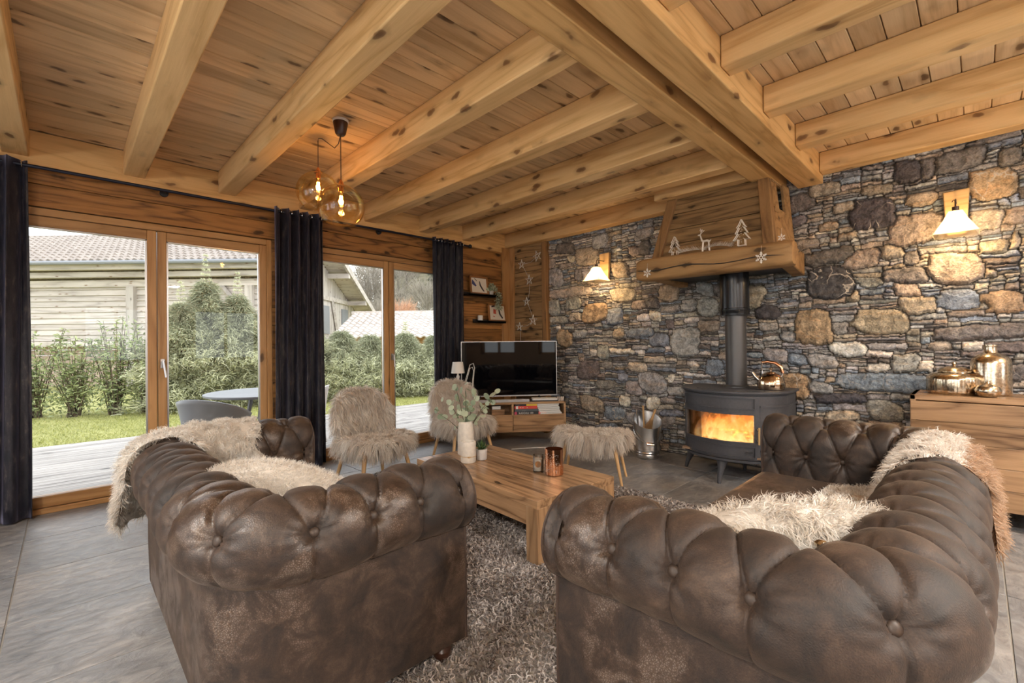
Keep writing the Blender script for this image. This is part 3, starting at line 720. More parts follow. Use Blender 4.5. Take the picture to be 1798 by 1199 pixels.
# leader shoots
def laurel(x, y, h, r, label, n=1500):
    e = empty('laurel_shrub', (x, y, -.1), label=label, cat='shrub', group='glossy laurel shrubs at the left end of the hedge')
    m = MB(); tips = []
    ns = 26
    for q in range(ns):
        a = random.uniform(0, 6.28); tl = random.uniform(.15, .9) * r; hh = h * random.uniform(.55, 1.0)
        p0 = Vector((random.uniform(-.1, .1), random.uniform(-.1, .1), 0)); p2 = Vector((tl * math.cos(a), tl * math.sin(a), hh)); p1 = p0.lerp(p2, .5) + Vector((0, 0, .05)) 
        m.tube([p0, p1, p2], [.012, .008, .003], seg=5); tips.append((np.array(p0), np.array(p1), np.array(p2)))
    m.build('stems', M['bark'], e, smooth=True)
    Ps, Ds = [], []
    for q in range(n):
        t0, t1, t2 = tips[q % ns]; s = random.uniform(.12, 1); p = (1-s)**2 * t0 + 2*s*(1-s) * t1 + s*s * t2
        d = rng.normal(size=3); d[2] = abs(d[2]) * .9 + .2; sp = .16 * (1 - s) + .03
        Ps.append(p + rng.normal(size=3) * sp); Ds.append(d)
    P = np.array(Ps); D = np.array(Ds)
    V, F = strands(P, D, rng.uniform(.07, .12, n), rng.uniform(.035, .05, n), seg=3, droop=.25, tip=.12)
    # leaf shape: narrow both ends
    V = V.reshape(n, 4, 2, 3); cen = V.mean(2, keepdims=True); wv = np.array([.25, 1.0, .85, .1])[None, :, None, None]; V = (cen + (V - cen) * wv * np.array([1, 1.1, 1.6, 4])[None, :, None, None] * .75).reshape(-1, 3)
    fast_mesh('leaves', V, F, M['laurel'], e, attrs={'tint': rep(rng.random(n), 8)})
for px_, D_, h_, r_, nm in [(-25, 8.6, 1.7, .6, 'laurel shrub hidden behind the left curtain'), (62, 8.7, 1.75, .58, 'laurel shrub beside the left curtain'), (128, 8.8, 1.6, .58, 'laurel shrub in the middle of the left glass pane'),
                            (200, 9.0, 1.95, .58, 'tallest laurel shrub, left of the door middle post'), (258, 9.2, 1.75, .55, 'laurel shrub touching the door middle post')]:
    q = survey(px_, D_); laurel(q[0], q[1], h_, r_, nm, 1900)

# neighbouring chalet: local frame u = camera-right, w = depth
hd = math.atan2(cr[1], cr[0])
ch = empty('neighbour_chalet', tuple(cf * 16.2 + cr * -13), rz=hd, label='weathered grey timber chalet with tiled roof behind the hedge', cat='house')
ch.location.z = -.1
u0, u1 = -14.0, 4.4      # lateral extent relative to -13
def tilem(name, c, c2):
    t = NT(name); co = t.coord(); n = t.noise(co, 2.5, 4, .7); n2 = t.noise(co, 20, 3)
    t.base(t.ramp(t.math('ADD', t.math('MULTIPLY', n, .6), t.math('MULTIPLY', n2, .4)), [(.35, c2), (.65, c)])); t.set(rough=.7); return t.m
M['rooft'] = tilem('roof_tiles', (.36, .31, .27), (.22, .185, .16)); M['rooft2'] = tilem('roof_tiles_pale', (.66, .60, .55), (.42, .36, .32))
def roof_mesh(name, x0, x1, y0, z0, y1, z1, mat, parent, cw=.24, rows=.33, kx=3):
    """wavy pantile slope from eave (y0,z0) to ridge (y1,z1) along x"""
    Ls = math.hypot(y1-y0, z1-z0); nr = max(2, int(Ls / rows)); nc = int((x1-x0) / cw); sy, sz = (y1-y0)/Ls, (z1-z0)/Ls; ny_, nz_ = -sz, sy
    xs_ = np.linspace(x0, x1, nc * 6 + 1); V = []; F = []
    wave = .035 * np.sin((xs_ - x0) / cw * 2 * PI)
    for r in range(nr):
        a0, a1 = r * Ls / nr, (r+1) * Ls / nr + .03; base = len(V)
        off = .5 * cw * 0
        for (s_, up) in ((a0, .0), (a0, .05), (a1, .01)):
            for x_, w_ in zip(xs_, wave): V.append((x_, y0 + sy * s_ + ny_ * (up + w_), z0 + sz * s_ + nz_ * (up + w_)))
        m = len(xs_)
        for k in range(2):
            for i in range(m-1): F.append((base + k*m + i, base + k*m + i+1, base + (k+1)*m + i+1, base + (k+1)*m + i))
    return fast_mesh(name, np.array(V), np.array(F), mat, parent, smooth=False)
b = MB()
z = 1.62
while z < 3.55:      # upper siding, lapped
    b.cur = random.random(); b.hexa([(u0, -.055, z), (u1, -.055, z), (u1, .1, z), (u0, .1, z)], [(u0, 0, z+.2), (u1, 0, z+.2), (u1, .1, z+.2), (u0, .1, z+.2)]); z += .2
b.build('upper_wall', M['greywood'], ch)
M['pinkwall'] = plain('lower_boards', (.44, .33, .27), .8, noise=.25, nscale=4)
b = MB(); z = -.1
while z < 1.6:
    b.cur = random.random(); b.box(u0, u1, .5, .6, z, z + .195); z += .2
b.build('lower_wall', M['pinkwall'], ch)
for (za, zb, yy0) in ((3.50, 3.74, -.16), (3.80, 3.98, -.45), (4.02, 4.20, -.75), (1.42, 1.60, -.12)): 
    b = MB(); b.cur = random.random(); b.box(u0 - .3, u1 + .25, yy0, yy0 + .22, za, zb); b.build('wall_beam', M['greywood'], ch)
M['greywood_z'] = wood('greywood_z', (.50, .455, .42), (.28, .245, .22), 'z', stretch=8, scale=2.2, knots=.4, ring=6, rough=.8)
for uu in (-6.8, -.42, 3.75): 
    b = MB(); b.box(uu - .13, uu + .13, -.2, .06, -.1, 3.5); b.build('post', M['greywood_z'], ch)
for (ua, za, ub, zb) in ((-4.15, 3.45, -5.0, 2.6), (2.75, 3.5, 3.7, 2.35), (4.35, 2.7, 3.85, 2.0)):
    b = MB(); b.tube([(ua, -.12, za), (ub, -.12, zb)], .09, seg=4); b.build('brace', M['greywood_z'], ch)
b = MB(); b.tube([(u0-.5, -1.05, 4.2), (u1 + .2, -1.05, 4.2)], .07); b.build('gutter', M['grey_plastic'], ch, smooth=True)
roof_mesh('roof', u0 - .5, u1 + 1.0, -1.0, 4.26, 2.8, 6.05, M['rooft'], ch)
roof_mesh('roof', u0 - .5, u1 + 1.0, 10.6, 2.62, 2.8, 6.05, M['rooft'], ch)
# gable side wall with purlins, barge board, window
b = MB(); x_ = 0.1
while x_ < 9.4:
    b.cur = random.random(); zt = 6.0 - .44 * abs(x_ - 2.8) - .15; b.box(u1 - .08, u1, x_, x_ + .2, -.1, zt); x_ += .205
b.build('gable_wall', M['greywood_z'], ch)
for yv in (2.8, 5.2, 7.6, 9.4): zt = 5.85 - .44 * abs(yv - 2.8); b = MB(); b.box(u1, u1 + 1.0, yv - .1, yv + .1, zt - .3, zt - .08); b.build('purlin', M['greywood'], ch)
b = MB()
for s in (0, 1):
    ya, za, yb, zb = (2.8, 6.05, -1.0, 4.3) if s == 0 else (2.8, 6.05, 10.5, 2.64)
    for (o1, t_) in ((.93, .06), (1.0, .05)):
        b.hexa([(u1+o1, ya, za-.30), (u1+o1+t_, ya, za-.30), (u1+o1+t_, yb, zb-.30), (u1+o1, yb, zb-.30)], [(u1+o1, ya, za), (u1+o1+t_, ya, za), (u1+o1+t_, yb, zb), (u1+o1, yb, zb)])
b.build('barge_board', M['greywood'], ch)
b = MB(); 
ya, za, yb, zb = (2.8, 5.98, 10.5, 2.56); b.hexa([(u1, ya, za-.05), (u1+.95, ya, za-.05), (u1+.95, yb, zb-.05), (u1, yb, zb-.05)], [(u1, ya, za), (u1+.95, ya, za), (u1+.95, yb, zb), (u1, yb, zb)])
b.build('soffit', M['greywood'], ch)
for a_, c_ in ((4.5, 5.2), (6.8, 7.6)): b = MB(); b.box(u1, u1 + .05, a_, c_, 1.9, 3.2); b.build('shutter', M['grey_plastic'], ch)
b = MB(); b.box(u1, u1 + .1, .2, 9.0, 3.45, 3.65); b.box(u1, u1+.1, .2, 9.0, 1.45, 1.65); b.tube([(u1+.06, 6.2, 1.6), (u1+.06, 5.5, 3.5)], .08, seg=4); b.build('gable_beams', M['greywood'], ch)

# low tiled shed
sh = empty('tiled_shed', tuple(cf * 19.0 + cr * -4.3), rz=hd, label='low shed with pale wavy roof tiles behind the right glass door', cat='shed'); sh.location.z = -.1
roof_mesh('roof', -2.6, 6.0, -1.8, 1.62, 1.0, 2.75, M['rooft2'], sh, cw=.27, rows=.3)
b = MB(); b.box(-2.4, 5.8, -1.0, 1.0, 0, 1.8); b.build('wall', M['frame_x'], sh)
b = MB(); b.box(-2.7, 6.1, .92, 1.12, 2.72, 2.84); b.build('ridge', M['rooft2'], sh)
# far house
fh = empty('far_house', tuple(cf * 60 + cr * -11.3), rz=hd, label='small distant house with white roof below the wooded hill', cat='house')
b = MB(); b.box(-2.5, 2.5, 0, 5, -1, 5.0); b.build('wall', M['frame'], fh)
b = MB(); b.hexa([(-3, -.5, 4.6), (3, -.5, 4.6), (3, 5.5, 4.6), (-3, 5.5, 4.6)], [(0, -.5, 6.2), (.01, -.5, 6.2), (.01, 5.5, 6.2), (0, 5.5, 6.2)]); b.build('roof', M['white'], fh)
b = MB(); b.box(-1.6, -1.0, 2, 2.6, 5, 6.9); b.build('chimney', M['white'], fh)
# wooded hill
b = MB(); nx, ny = 30, 14; vs = []; fs = []
for j in range(ny):
    for i in range(nx):
        u = -70 + 120 * i / (nx-1); d = 62 + 100 * j / (ny-1); t_ = max(0, (d - 68) / 90)
        hgt_ = 46 * t_ ** .85 * (1 / (1 + math.exp(-(u + 34) / 7.0))) * 1.05 + 1.2 * math.sin(i * 1.3 + j)
        p = cf * d + cr * u; vs.append((p[0], p[1], -1 + hgt_))
for j in range(ny-1):
    for i in range(nx-1): fs.append((j*nx+i, j*nx+i+1, (j+1)*nx+i+1, (j+1)*nx+i))
HV = np.array(vs)
b.add(vs, fs); t = NT('hillside'); t.base(t.ramp(t.noise(t.coord(), .4, 5), [(.35, (.10, .095, .05)), (.65, (.24, .21, .13))])); t.set(rough=.9)
o = b.build('hillside', t.m, smooth=True, auto=180); tag(o, 'wooded hillside behind the neighbouring roofs', kind='structure')
def conifer_proto():
    m = MB(); V = []; F = []
    for k in range(9):
        z0 = .08 + k * .1; r0 = .17 * (1 - k / 9.5); n_ = 14; base = len(V)
        for i in range(n_):
            a = 2*PI*i/n_; rr = r0 * (1.15 if i % 2 else .55) * random.uniform(.8, 1.15); V.append((rr*math.cos(a), rr*math.sin(a), z0 - .03 * random.random()))
        V.append((0, 0, z0 + .17))
        for i in range(n_): F.append((base+i, base+(i+1) % n_, base+n_))
    m.add(V, F); return m
pc = None
lat = [(-58 + 95 * random.random(), 70 + 88 * random.random() ** .8) for _ in range(700)]
pc_mesh = None
nb = 0
def hill_z(p):
    d = np.hypot(HV[:, 0]-p[0], HV[:, 1]-p[1]); k = np.argsort(d)[:3]; w_ = 1/(d[k]+.1); return float((HV[k, 2]*w_).sum()/w_.sum())
CG = 'dark conifers standing on the distant hill'; BG = 'bare grey deciduous trees on the distant hill'
def bare_proto(n=900, mat='twig'):
    P0 = np.zeros((1, 3)); Ps = []; Ds = []; Ls = []
    z = .25 + .7 * rng.random(n); a = rng.random(n) * 6.283; rr = .30 * np.sqrt(np.clip(1 - ((z - .6) / .42) ** 2, 0, 1)) * rng.random(n) ** .5
    P = np.stack([rr*np.cos(a), rr*np.sin(a), z - .05], 1); D = np.stack([np.cos(a)*.6, np.sin(a)*.6, np.full(n, .9)], 1) + rng.normal(size=(n, 3))*.35
    V, F = strands(P, D, rng.uniform(.08, .2, n), .008, seg=2, curl=.1)
    V2, F2 = strands(np.zeros((6, 3)) , np.array([[.05*math.cos(k), .05*math.sin(k), 1] for k in range(6)]), .75, .03, seg=4)
    return merge([(V, F, rep(rng.random(n), 6)), (V2, F2, .1)])
bV, bF, bT = bare_proto()
proto_c = conifer_proto().build('conifer_tree', M['conif'])
cme = proto_c.data; bpy.data.objects.remove(proto_c); set_attr(cme, 'tint', np.random.default_rng(1).random(len(cme.vertices)))
bo = fast_mesh('bare_tree', bV, bF, M['twig'], attrs={'tint': bT}); bme = bo.data; bpy.data.objects.remove(bo)
kept = []
for i, (u, d) in enumerate(lat):
    p = cf * d + cr * u
    if any(math.hypot(p[0]-q_[0], p[1]-q_[1]) < 4.6 for q_ in kept): continue
    k = i % 5 in (0, 1) or d < 88
    if (u / d) < -.55 or (u / d) > -.05: continue
    kept.append(p)
    o = bpy.data.objects.new('bare_tree' if k else 'conifer_tree', bme if k else cme); COL.objects.link(o)
    s = random.uniform(7, 11) if k else random.uniform(8.5, 13); o.scale = (s * (1.2 if k else 1), s * (1.2 if k else 1), s); o.location = (p[0], p[1], hill_z(p) - .4); o.rotation_euler[2] = random.random() * 6
    tag(o, 'bare grey deciduous tree on the distant hill' if k else 'dark conifer on the distant hill', 'tree', BG if k else CG)
# nearer bare orange tree
V, F, T = bare_proto(2600)
for (px_, dd, hh, mt_, nm) in ((705, 30, 4.3, 'orangetwig', 'orange-leaved bare tree behind the tiled shed roof'), (662, 34, 4.6, 'twig', 'pale bare tree between chalet roof and door post'), (752, 36, 6.5, 'twig', 'pale bare tree beside the corner curtain edge')):
    d_ = cf * CF + CR * (px_ - CPX); p = d_ / np.linalg.norm(d_[:2]) * dd
    o = fast_mesh('garden_tree', V * np.array([hh*.8, hh*.8, hh]), F, M[mt_], attrs={'tint': T}, loc=(p[0], p[1], -.2)); tag(o, nm, 'tree')

# terrace furniture
e = empty('terrace_table', (1.68, 5.85, -.045), label='round grey garden table on the terrace outside the left glass door', cat='table')
b = MB(); b.lathe([(.02, .70), (.60, .70), (.62, .712), (.62, .728), (.60, .735), (.01, .735)], 48); b.build('tabletop', M['white'] if False else M['grey_plastic'], e, smooth=True)
for k in range(4):
    a = PI/4 + k * PI/2 + .2; b = MB(); pts = []
    for q in range(9):
        s = q / 8; rr = .16 + .34 * s ** 2; pts.append((rr * math.cos(a), rr * math.sin(a), .70 * (1 - s) ** 1.0 if s else .70))
    b.tube(pts, .024); b.build('leg', M['grey_plastic'], e, smooth=True)
b = MB(); b.lathe([(.17, .40), (.19, .41), (.17, .42), (.15, .41), (.17, .40)], 24, cap0=False, cap1=False); b.build('ring', M['grey_plastic'], e, smooth=True)
def tub_chair(x, y, rz, label, mat='grey_plastic'):
    e = empty('garden_chair', (x, y, -.045), rz, label, 'chair', None)
    V = []; F = []; n_ = 26; m_ = 8
    for i in range(n_ + 1):
        a = -PI * .62 + PI * 1.24 * i / n_
        for j in range(m_ + 1):
            s = j / m_; r_ = .25 + .035 * s + .02 * s * s; top = .36 + (.36 + .04) * (.55 + .45 * math.cos(a * .8)) - .0
            V.append((-r_ * math.cos(a) * .95, r_ * math.sin(a) * 1.08, .40 + (top - .40) * s))
    for i in range(n_):
        for j in range(m_): k = i*(m_+1)+j; F.append((k, k+m_+1, k+m_+2, k+1))
    o = fast_mesh('backrest', np.array(V), np.array(F), M[mat], e); md = o.modifiers.new('s', 'SOLIDIFY'); md.thickness = .014
    b = MB(); b.lathe([(.01, .40), (.24, .40), (.265, .415), (.24, .43), (.01, .425)], 28); b.build('seat', M[mat], e, smooth=True)
    for sx in (-1, 1):
        for sy in (-1, 1): b = MB(); b.tube([(sx*.17, sy*.17, .40), (sx*.23, sy*.22, 0)], [.02, .014]); b.build('leg', M[mat], e, smooth=True)
    return e
tub_chair(1.08, 5.38, R(38), 'grey plastic tub chair with its back against the left glass door')
tub_chair(2.13, 5.92, R(150), 'beige garden chair seen just right of the middle curtain', 'ceramg')

# ================================================================== SOFAS
def sofa_path(L, D, c=.13, Rr=.20):
    Rr = Rr; segs = []
    la = D - c - Rr; lb = L - 2 * (c + Rr); ar = PI * Rr / 2; T = 2 * la + 2 * ar + lb
    def f(s):
        s = np.asarray(s, float); x = np.zeros_like(s); y = np.zeros_like(s); nx = np.zeros_like(s); ny = np.zeros_like(s)
        m = s < la; x[m] = c; y[m] = D - s[m]; nx[m] = -1
        m = (s >= la) & (s < la + ar); a = PI + (s[m] - la) / Rr; x[m] = c + Rr + Rr*np.cos(a); y[m] = c + Rr + Rr*np.sin(a); nx[m] = np.cos(a); ny[m] = np.sin(a)
        m = (s >= la + ar) & (s < la + ar + lb); x[m] = c + Rr + s[m] - la - ar; y[m] = c; ny[m] = -1
        m = (s >= la + ar + lb) & (s < la + 2*ar + lb); a = 1.5*PI + (s[m] - la - ar - lb) / Rr; x[m] = L - c - Rr + Rr*np.cos(a); y[m] = c + Rr + Rr*np.sin(a); nx[m] = np.cos(a); ny[m] = np.sin(a)
        m = s >= la + 2*ar + lb; x[m] = L - c; y[m] = c + Rr + s[m] - la - 2*ar - lb; nx[m] = 1
        return x, y, nx, ny
    return f, T, la, la + ar, la + ar + lb
RC, ZC, ZI = .13, .62, .38
def prof(t):
    """roll profile: outward offset p, height z, normal (np,nz) for arc length t"""
    t = np.asarray(t, float); p = np.zeros_like(t); z = np.zeros_like(t); a_ = np.zeros_like(t); b_ = np.zeros_like(t)
    m = t < .24; p[m] = -.13 + .0 * t[m]; z[m] = ZI + t[m]; a_[m] = -1
    m = ~m; th = PI - (t[m] - .24) / RC; p[m] = RC*np.cos(th); z[m] = ZC + RC*np.sin(th); a_[m] = np.cos(th); b_[m] = np.sin(th)
    return p, z, a_, b_
TT = .24 + R(240) * RC
def surf(pf, s, t, off=0.0):
    x, y, nx, ny = pf(s); p, z, a, b = prof(t)
    p = p + a * off; z = z + b * off
    return np.stack([x + nx*p, y + ny*p, z], -1), np.stack([nx*a, ny*a, b], -1)
def make_sofa(name, L, D, loc, rz, label):
    e = empty(name, loc, rz, label, 'sofa')
    pf, T, s1, s2, s3 = sofa_path(L, D)
    nbt = round((T - .09) / .17); aa = (T - .09) / nbt; s0 = .045; tb, t0 = .21, .175
    def relief(Sg, Tg):
        i = (Sg - s0) / aa; j = (Tg - t0) / tb
        u = i + j / 2; v = i - j / 2
        su, sv = np.abs(np.sin(PI * u)), np.abs(np.sin(PI * v))
        h = (su * sv) ** .27
        fu = np.abs(u - np.round(u)); fv = np.abs(v - np.round(v)); gd = np.minimum(fu, fv) * .157; gr = np.exp(-(gd / .0045) ** 2)
        gs = np.exp(-((np.abs(i - np.round(i)) * aa) / .0045) ** 2)
        seam = np.abs(np.sin(PI * i)) ** .22
        w = np.clip((Tg - (t0 + 2*tb)) / .03, 0, 1)          # beyond the outer button row: straight seams only
        h = h * (1 - w) + seam * w * .82; gr = gr * (1 - w) + gs * w
        w2 = np.clip((Tg - (TT - .10)) / .10, 0, 1); h = h * (1 - w2 * .75)
        # buttons pull deep
        dj = np.round(j); di = np.where(np.mod(dj, 2) == 0, np.round(i), np.floor(i) + .5)
        d2 = ((i - di) * aa) ** 2 + ((j - dj) * tb) ** 2
        dip = np.exp(-d2 / (.030 ** 2)) * (dj <= 2) * (dj >= 0)
        rad = np.exp(-d2 / (.055 ** 2)) * (dj <= 2)
        ang = np.arctan2((j - dj) * tb, (i - di) * aa)
        wr = .0026 * np.sin(ang * 9 + Sg * 40) * rad + .0016 * np.sin(ang * 5 + Tg * 60) * np.exp(-d2 / .09 ** 2)
        slow = .004 * np.sin(Sg * 11 + 1) * np.cos(Tg * 9) 
        return .029 * h - .024 * dip - .008 - .0045 * gr + wr + slow
    def piece(nm, sa, sb):
        ns = int((sb - sa) / .0052); nt = int(TT / .0055)
        sg, tg = np.meshgrid(np.linspace(sa, sb, ns), np.linspace(0, TT, nt), indexing='ij')
        h = relief(sg, tg)
        ends = np.clip(np.minimum(sg, T - sg) / .03, 0, 1); h = h * (.25 + .75 * np.sqrt(ends))
        P, N = surf(pf, sg.ravel(), tg.ravel()); P = P + N * h.ravel()[:, None]
        idx = np.arange(ns * nt).reshape(ns, nt); F = np.stack([idx[:-1, :-1], idx[1:, :-1], idx[1:, 1:], idx[:-1, 1:]], -1).reshape(-1, 4)
        return fast_mesh(nm, P, F, M['leather'], e)
    m1, m2 = (s1 + s2) / 2, s3 + (s2 - s1) / 2
    parts = [(piece('armrest', 0, m1), 0, m1), (piece('backrest', m1, m2), m1, m2), (piece('armrest', m2, T), m2, T)]
    # buttons
    for j in (0, 1, 2):
        for i in range(nbt + 1):
            s = s0 + (i + (.5 if j == 1 else 0)) * aa; t_ = t0 + j * tb
            if s > T - .02: continue
            P, N = surf(pf, np.array([s]), np.array([t_])); n_ = Vector(N[0]); p_ = Vector(P[0]) + n_ * -.026
            b = MB(); q = n_.to_track_quat('Z', 'Y').to_matrix().to_4x4(); q.translation = p_
            b.lathe([(.0145, -.004), (.0165, .003), (.014, .008), (.008, .011), (.001, .012)], 14, M=q)
            par = [o for o, a_, b_ in parts if a_ <= s <= b_][0]
            b.build('button', M['button'], par, smooth=True, auto=180)
    # outer panel
    sg, zg = np.meshgrid(np.linspace(0, T, 160), np.linspace(.085, .535, 12), indexing='ij')
    x, y, nx, ny = pf(sg.ravel()); p_ = .062 + .006 * np.sin((zg.ravel() - .085) / .45 * PI); P = np.stack([x + nx*p_, y + ny*p_, zg.ravel()], 1)
    idx = np.arange(sg.size).reshape(sg.shape); F = np.stack([idx[:-1, :-1], idx[1:, :-1], idx[1:, 1:], idx[:-1, 1:]], -1).reshape(-1, 4)
    fast_mesh('outer_panel', P, F, M['leather'], e)
    # arm fronts + piping
    th = np.linspace(PI, -PI/3, 26); out = [(-.128, .085), (-.128, .40)] + [(RC*.985*math.cos(a), ZC + RC*.985*math.sin(a)) for a in th] + [(.064, .50), (.064, .085)]
    for side in (0, 1):
        xc = .13 if side == 0 else L - .13; sg_ = -1 if side == 0 else 1
        b = MB(); V = [(xc + sg_*p, D + .0, z) for p, z in out]; c0 = (xc, D + .012, .36); n_ = len(V)
        V2 = [(xc + sg_*(p*.86), D + .014, .36 + (z - .36)*.93 ) for p, z in out]
        V0 = [(xc + sg_*p, D - .05, z) for p, z in out]
        b.add(V0 + V + V2, [(i, i+1, n_+i+1, n_+i) for i in range(n_-1)] + [(n_+i, n_+i+1, 2*n_+i+1, 2*n_+i) for i in range(n_-1)] + [tuple(range(2*n_, 3*n_))])
        af = b.build('arm_front', M['leather'], e, smooth=True)
        b = MB(); b.tube([(xc + sg_*p*1.01, D + .003, z) for p, z in out], .006, seg=6); b.build('piping', M['piping'], af, smooth=True)
    # seat: base rail, cushions
    b = MB(); b.box(.20, L - .20, .25, D - .03, .09, .30); b.build('base_frame', M['leather'], e, bevel=.02, bseg=3)
    nc = 2; cw = (L - .52) / nc
    for k in range(nc):
        b = MB(); b.box(.26 + k*cw + .004, .26 + (k+1)*cw - .004, .27, D + .02, .30, .455)
        b.build('seat_cushion', M['leather_seat'], e, bevel=.055, bseg=5)
    for (fx, fy) in ((.12, D - .07), (L - .12, D - .07), (.14, .14), (L - .14, .14)):
        b = MB(); b.lathe([(.018, .0), (.022, .015), (.034, .03), (.036, .05), (.028, .062), (.03, .09)], 18, c=(fx, fy, 0)); b.build('foot', M['darkwood'], e, smooth=True)
    return e, pf, T, (s1, s2, s3), relief
SA, pfA, TA, sA, relA = make_sofa('chesterfield_sofa', 1.81, .87, (.22, 3.13, 0), -PI/2, 'dark brown buttoned suede sofa on the left, its back to the glass doors')
SB, pfB, TB, sB, relB = make_sofa('chesterfield_sofa', 2.19, .90, (.99, -.01, 0), 0, 'brown buttoned suede sofa in the right foreground facing the coffee table')
# crystal stud on the right sofa
b = MB(); b.sphere((1.235, .255, .735), (.016, .016, .01), 7, 5); b.build('rhinestone_button', M['mercury'], None)
o = bpy.data.objects['rhinestone_button']; o.parent = SB; o.location = (-.99, .01, 0)

# ------------------------------------------------ sheepskins
def fur_obj(name, bV, bF, n, L, W, mat, under, parent=None, dirf=None, droop=.25, curl=.18, tint=None, lay=1.0, label=None, cat=None, group=None, clump=0, seg=4, flip=1):
    """base skin + fur ribbons joined in one mesh (two materials)"""
    P, N = sample_tris(bV, bF, n)
    N = N * flip; D = N * .55 + (dirf(P, N) if dirf else 0) + rng.normal(size=P.shape) * .28 * lay
    if clump:      # neighbouring hairs lean together
        cs = P[rng.choice(len(P), clump)]; 
        idx = np.empty(len(P), int)
        for a in range(0, len(P), 4000): idx[a:a+4000] = ((P[a:a+4000, None, :] - cs[None]) ** 2).sum(-1).argmin(1)
        cd = rng.normal(size=(clump, 3)) * .5; D = D + cd[idx] + (cs[idx] - P) * 6; ct = rng.random(clump)[idx]
    else: ct = rng.random(len(P))
    Ls = L * rng.uniform(.6, 1.15, n)
    V1, F1 = strands(P, D, Ls, W * rng.uniform(.7, 1.3, n), seg=seg, droop=droop, curl=curl, tip=.2)
    t1 = rep(np.clip((.05 + .6 * ct + .45 * rng.random(n)) if tint is None else tint(P) , 0, 1), 2*(seg+1))
    bF = np.asarray(bF)
    V, F, T = merge([(np.asarray(bV, float), bF, .3), (V1, F1, t1)])
    o = fast_mesh(name, V, F, mat, parent, attrs={'tint': T})
    if label: tag(o, label, cat, group)
    return o
def pillow_mesh(w, h, t, n=28, power=.5, warp=None):
    """closed pillow in local x (w), z (h), y thickness"""
    u, v = np.meshgrid(np.linspace(-1, 1, n), np.linspace(-1, 1, n), indexing='ij')
    # rounded outline
    k = 1 - .10 * (np.abs(u) * np.abs(v)) ** 1.5
    r2 = np.clip(1 - np.abs(u) ** 3.0, 0, 1) * np.clip(1 - np.abs(v) ** 2.6, 0, 1)
    y = t / 2 * r2 ** power; x = u * w/2 * k; z = v * h/2 * k
    A = np.stack([x, y, z], -1).reshape(-1, 3); B = np.stack([x, -y, z], -1).reshape(-1, 3)
    if warp: A = warp(A); B = warp(B)
    idx = np.arange(n*n).reshape(n, n); F = np.stack([idx[:-1, :-1], idx[1:, :-1], idx[1:, 1:], idx[:-1, 1:]], -1).reshape(-1, 4)
    return np.vstack([A, B]), np.vstack([F[:, ::-1], F + n*n])
def xf(V, loc, rz=0, rx=0, ry=0):
    m = Matrix.Translation(loc) @ Matrix.Rotation(rz, 4, 'Z') @ Matrix.Rotation(ry, 4, 'Y') @ Matrix.Rotation(rx, 4, 'X'); m = np.array(m)
    return V @ m[:3, :3].T + m[:3, 3]
def oval(A, e=.55):      # turn the square pillow outline into a long oval
    x, z = A[:, 0].copy(), A[:, 2].copy(); w, h = np.abs(x).max() + 1e-9, np.abs(z).max() + 1e-9
    u, v = x / w, z / h; A = A.copy(); A[:, 0] = w * u * np.sqrt(1 - e * v * v / 1.6); A[:, 2] = h * v * np.sqrt(1 - e * u * u / 1.15); return A
# white plush pillow leaning in the corner of the left sofa
pV, pF = pillow_mesh(.74, .36, .15, warp=lambda A: oval(A, .85))
pV = xf(pV, (.55, 1.87, .62), rz=R(-46), rx=R(24), ry=R(2))
fur_obj('plush_cushion', pV, pF, 26000, .022, .0016, M['fur_white'], None, label='smooth ivory plush cushion leaning in the near corner of the left sofa', cat='cushion', dirf=lambda P, N: np.array([.2, -.2, .1]), droop=.1, curl=.1, seg=2,
        tint=lambda P: .45 + .4*rng.random(len(P)) - .25*(np.sin(P[:, 0]*17+P[:, 2]*9) > .5))
pV, pF = pillow_mesh(.70, .34, .15, warp=lambda A: oval(A, .6))
pV = xf(pV, (1.475, .385, .605), rz=R(-44), rx=R(30))
fur_obj('sheepskin_cushion', pV, pF, 21000, .05, .003, M['fur_white'], None, label='long-haired white sheepskin cushion in the near corner of the right sofa', cat='cushion', dirf=lambda P, N: np.array([.35, -.35, -.25]), droop=.3, curl=.25, clump=500)
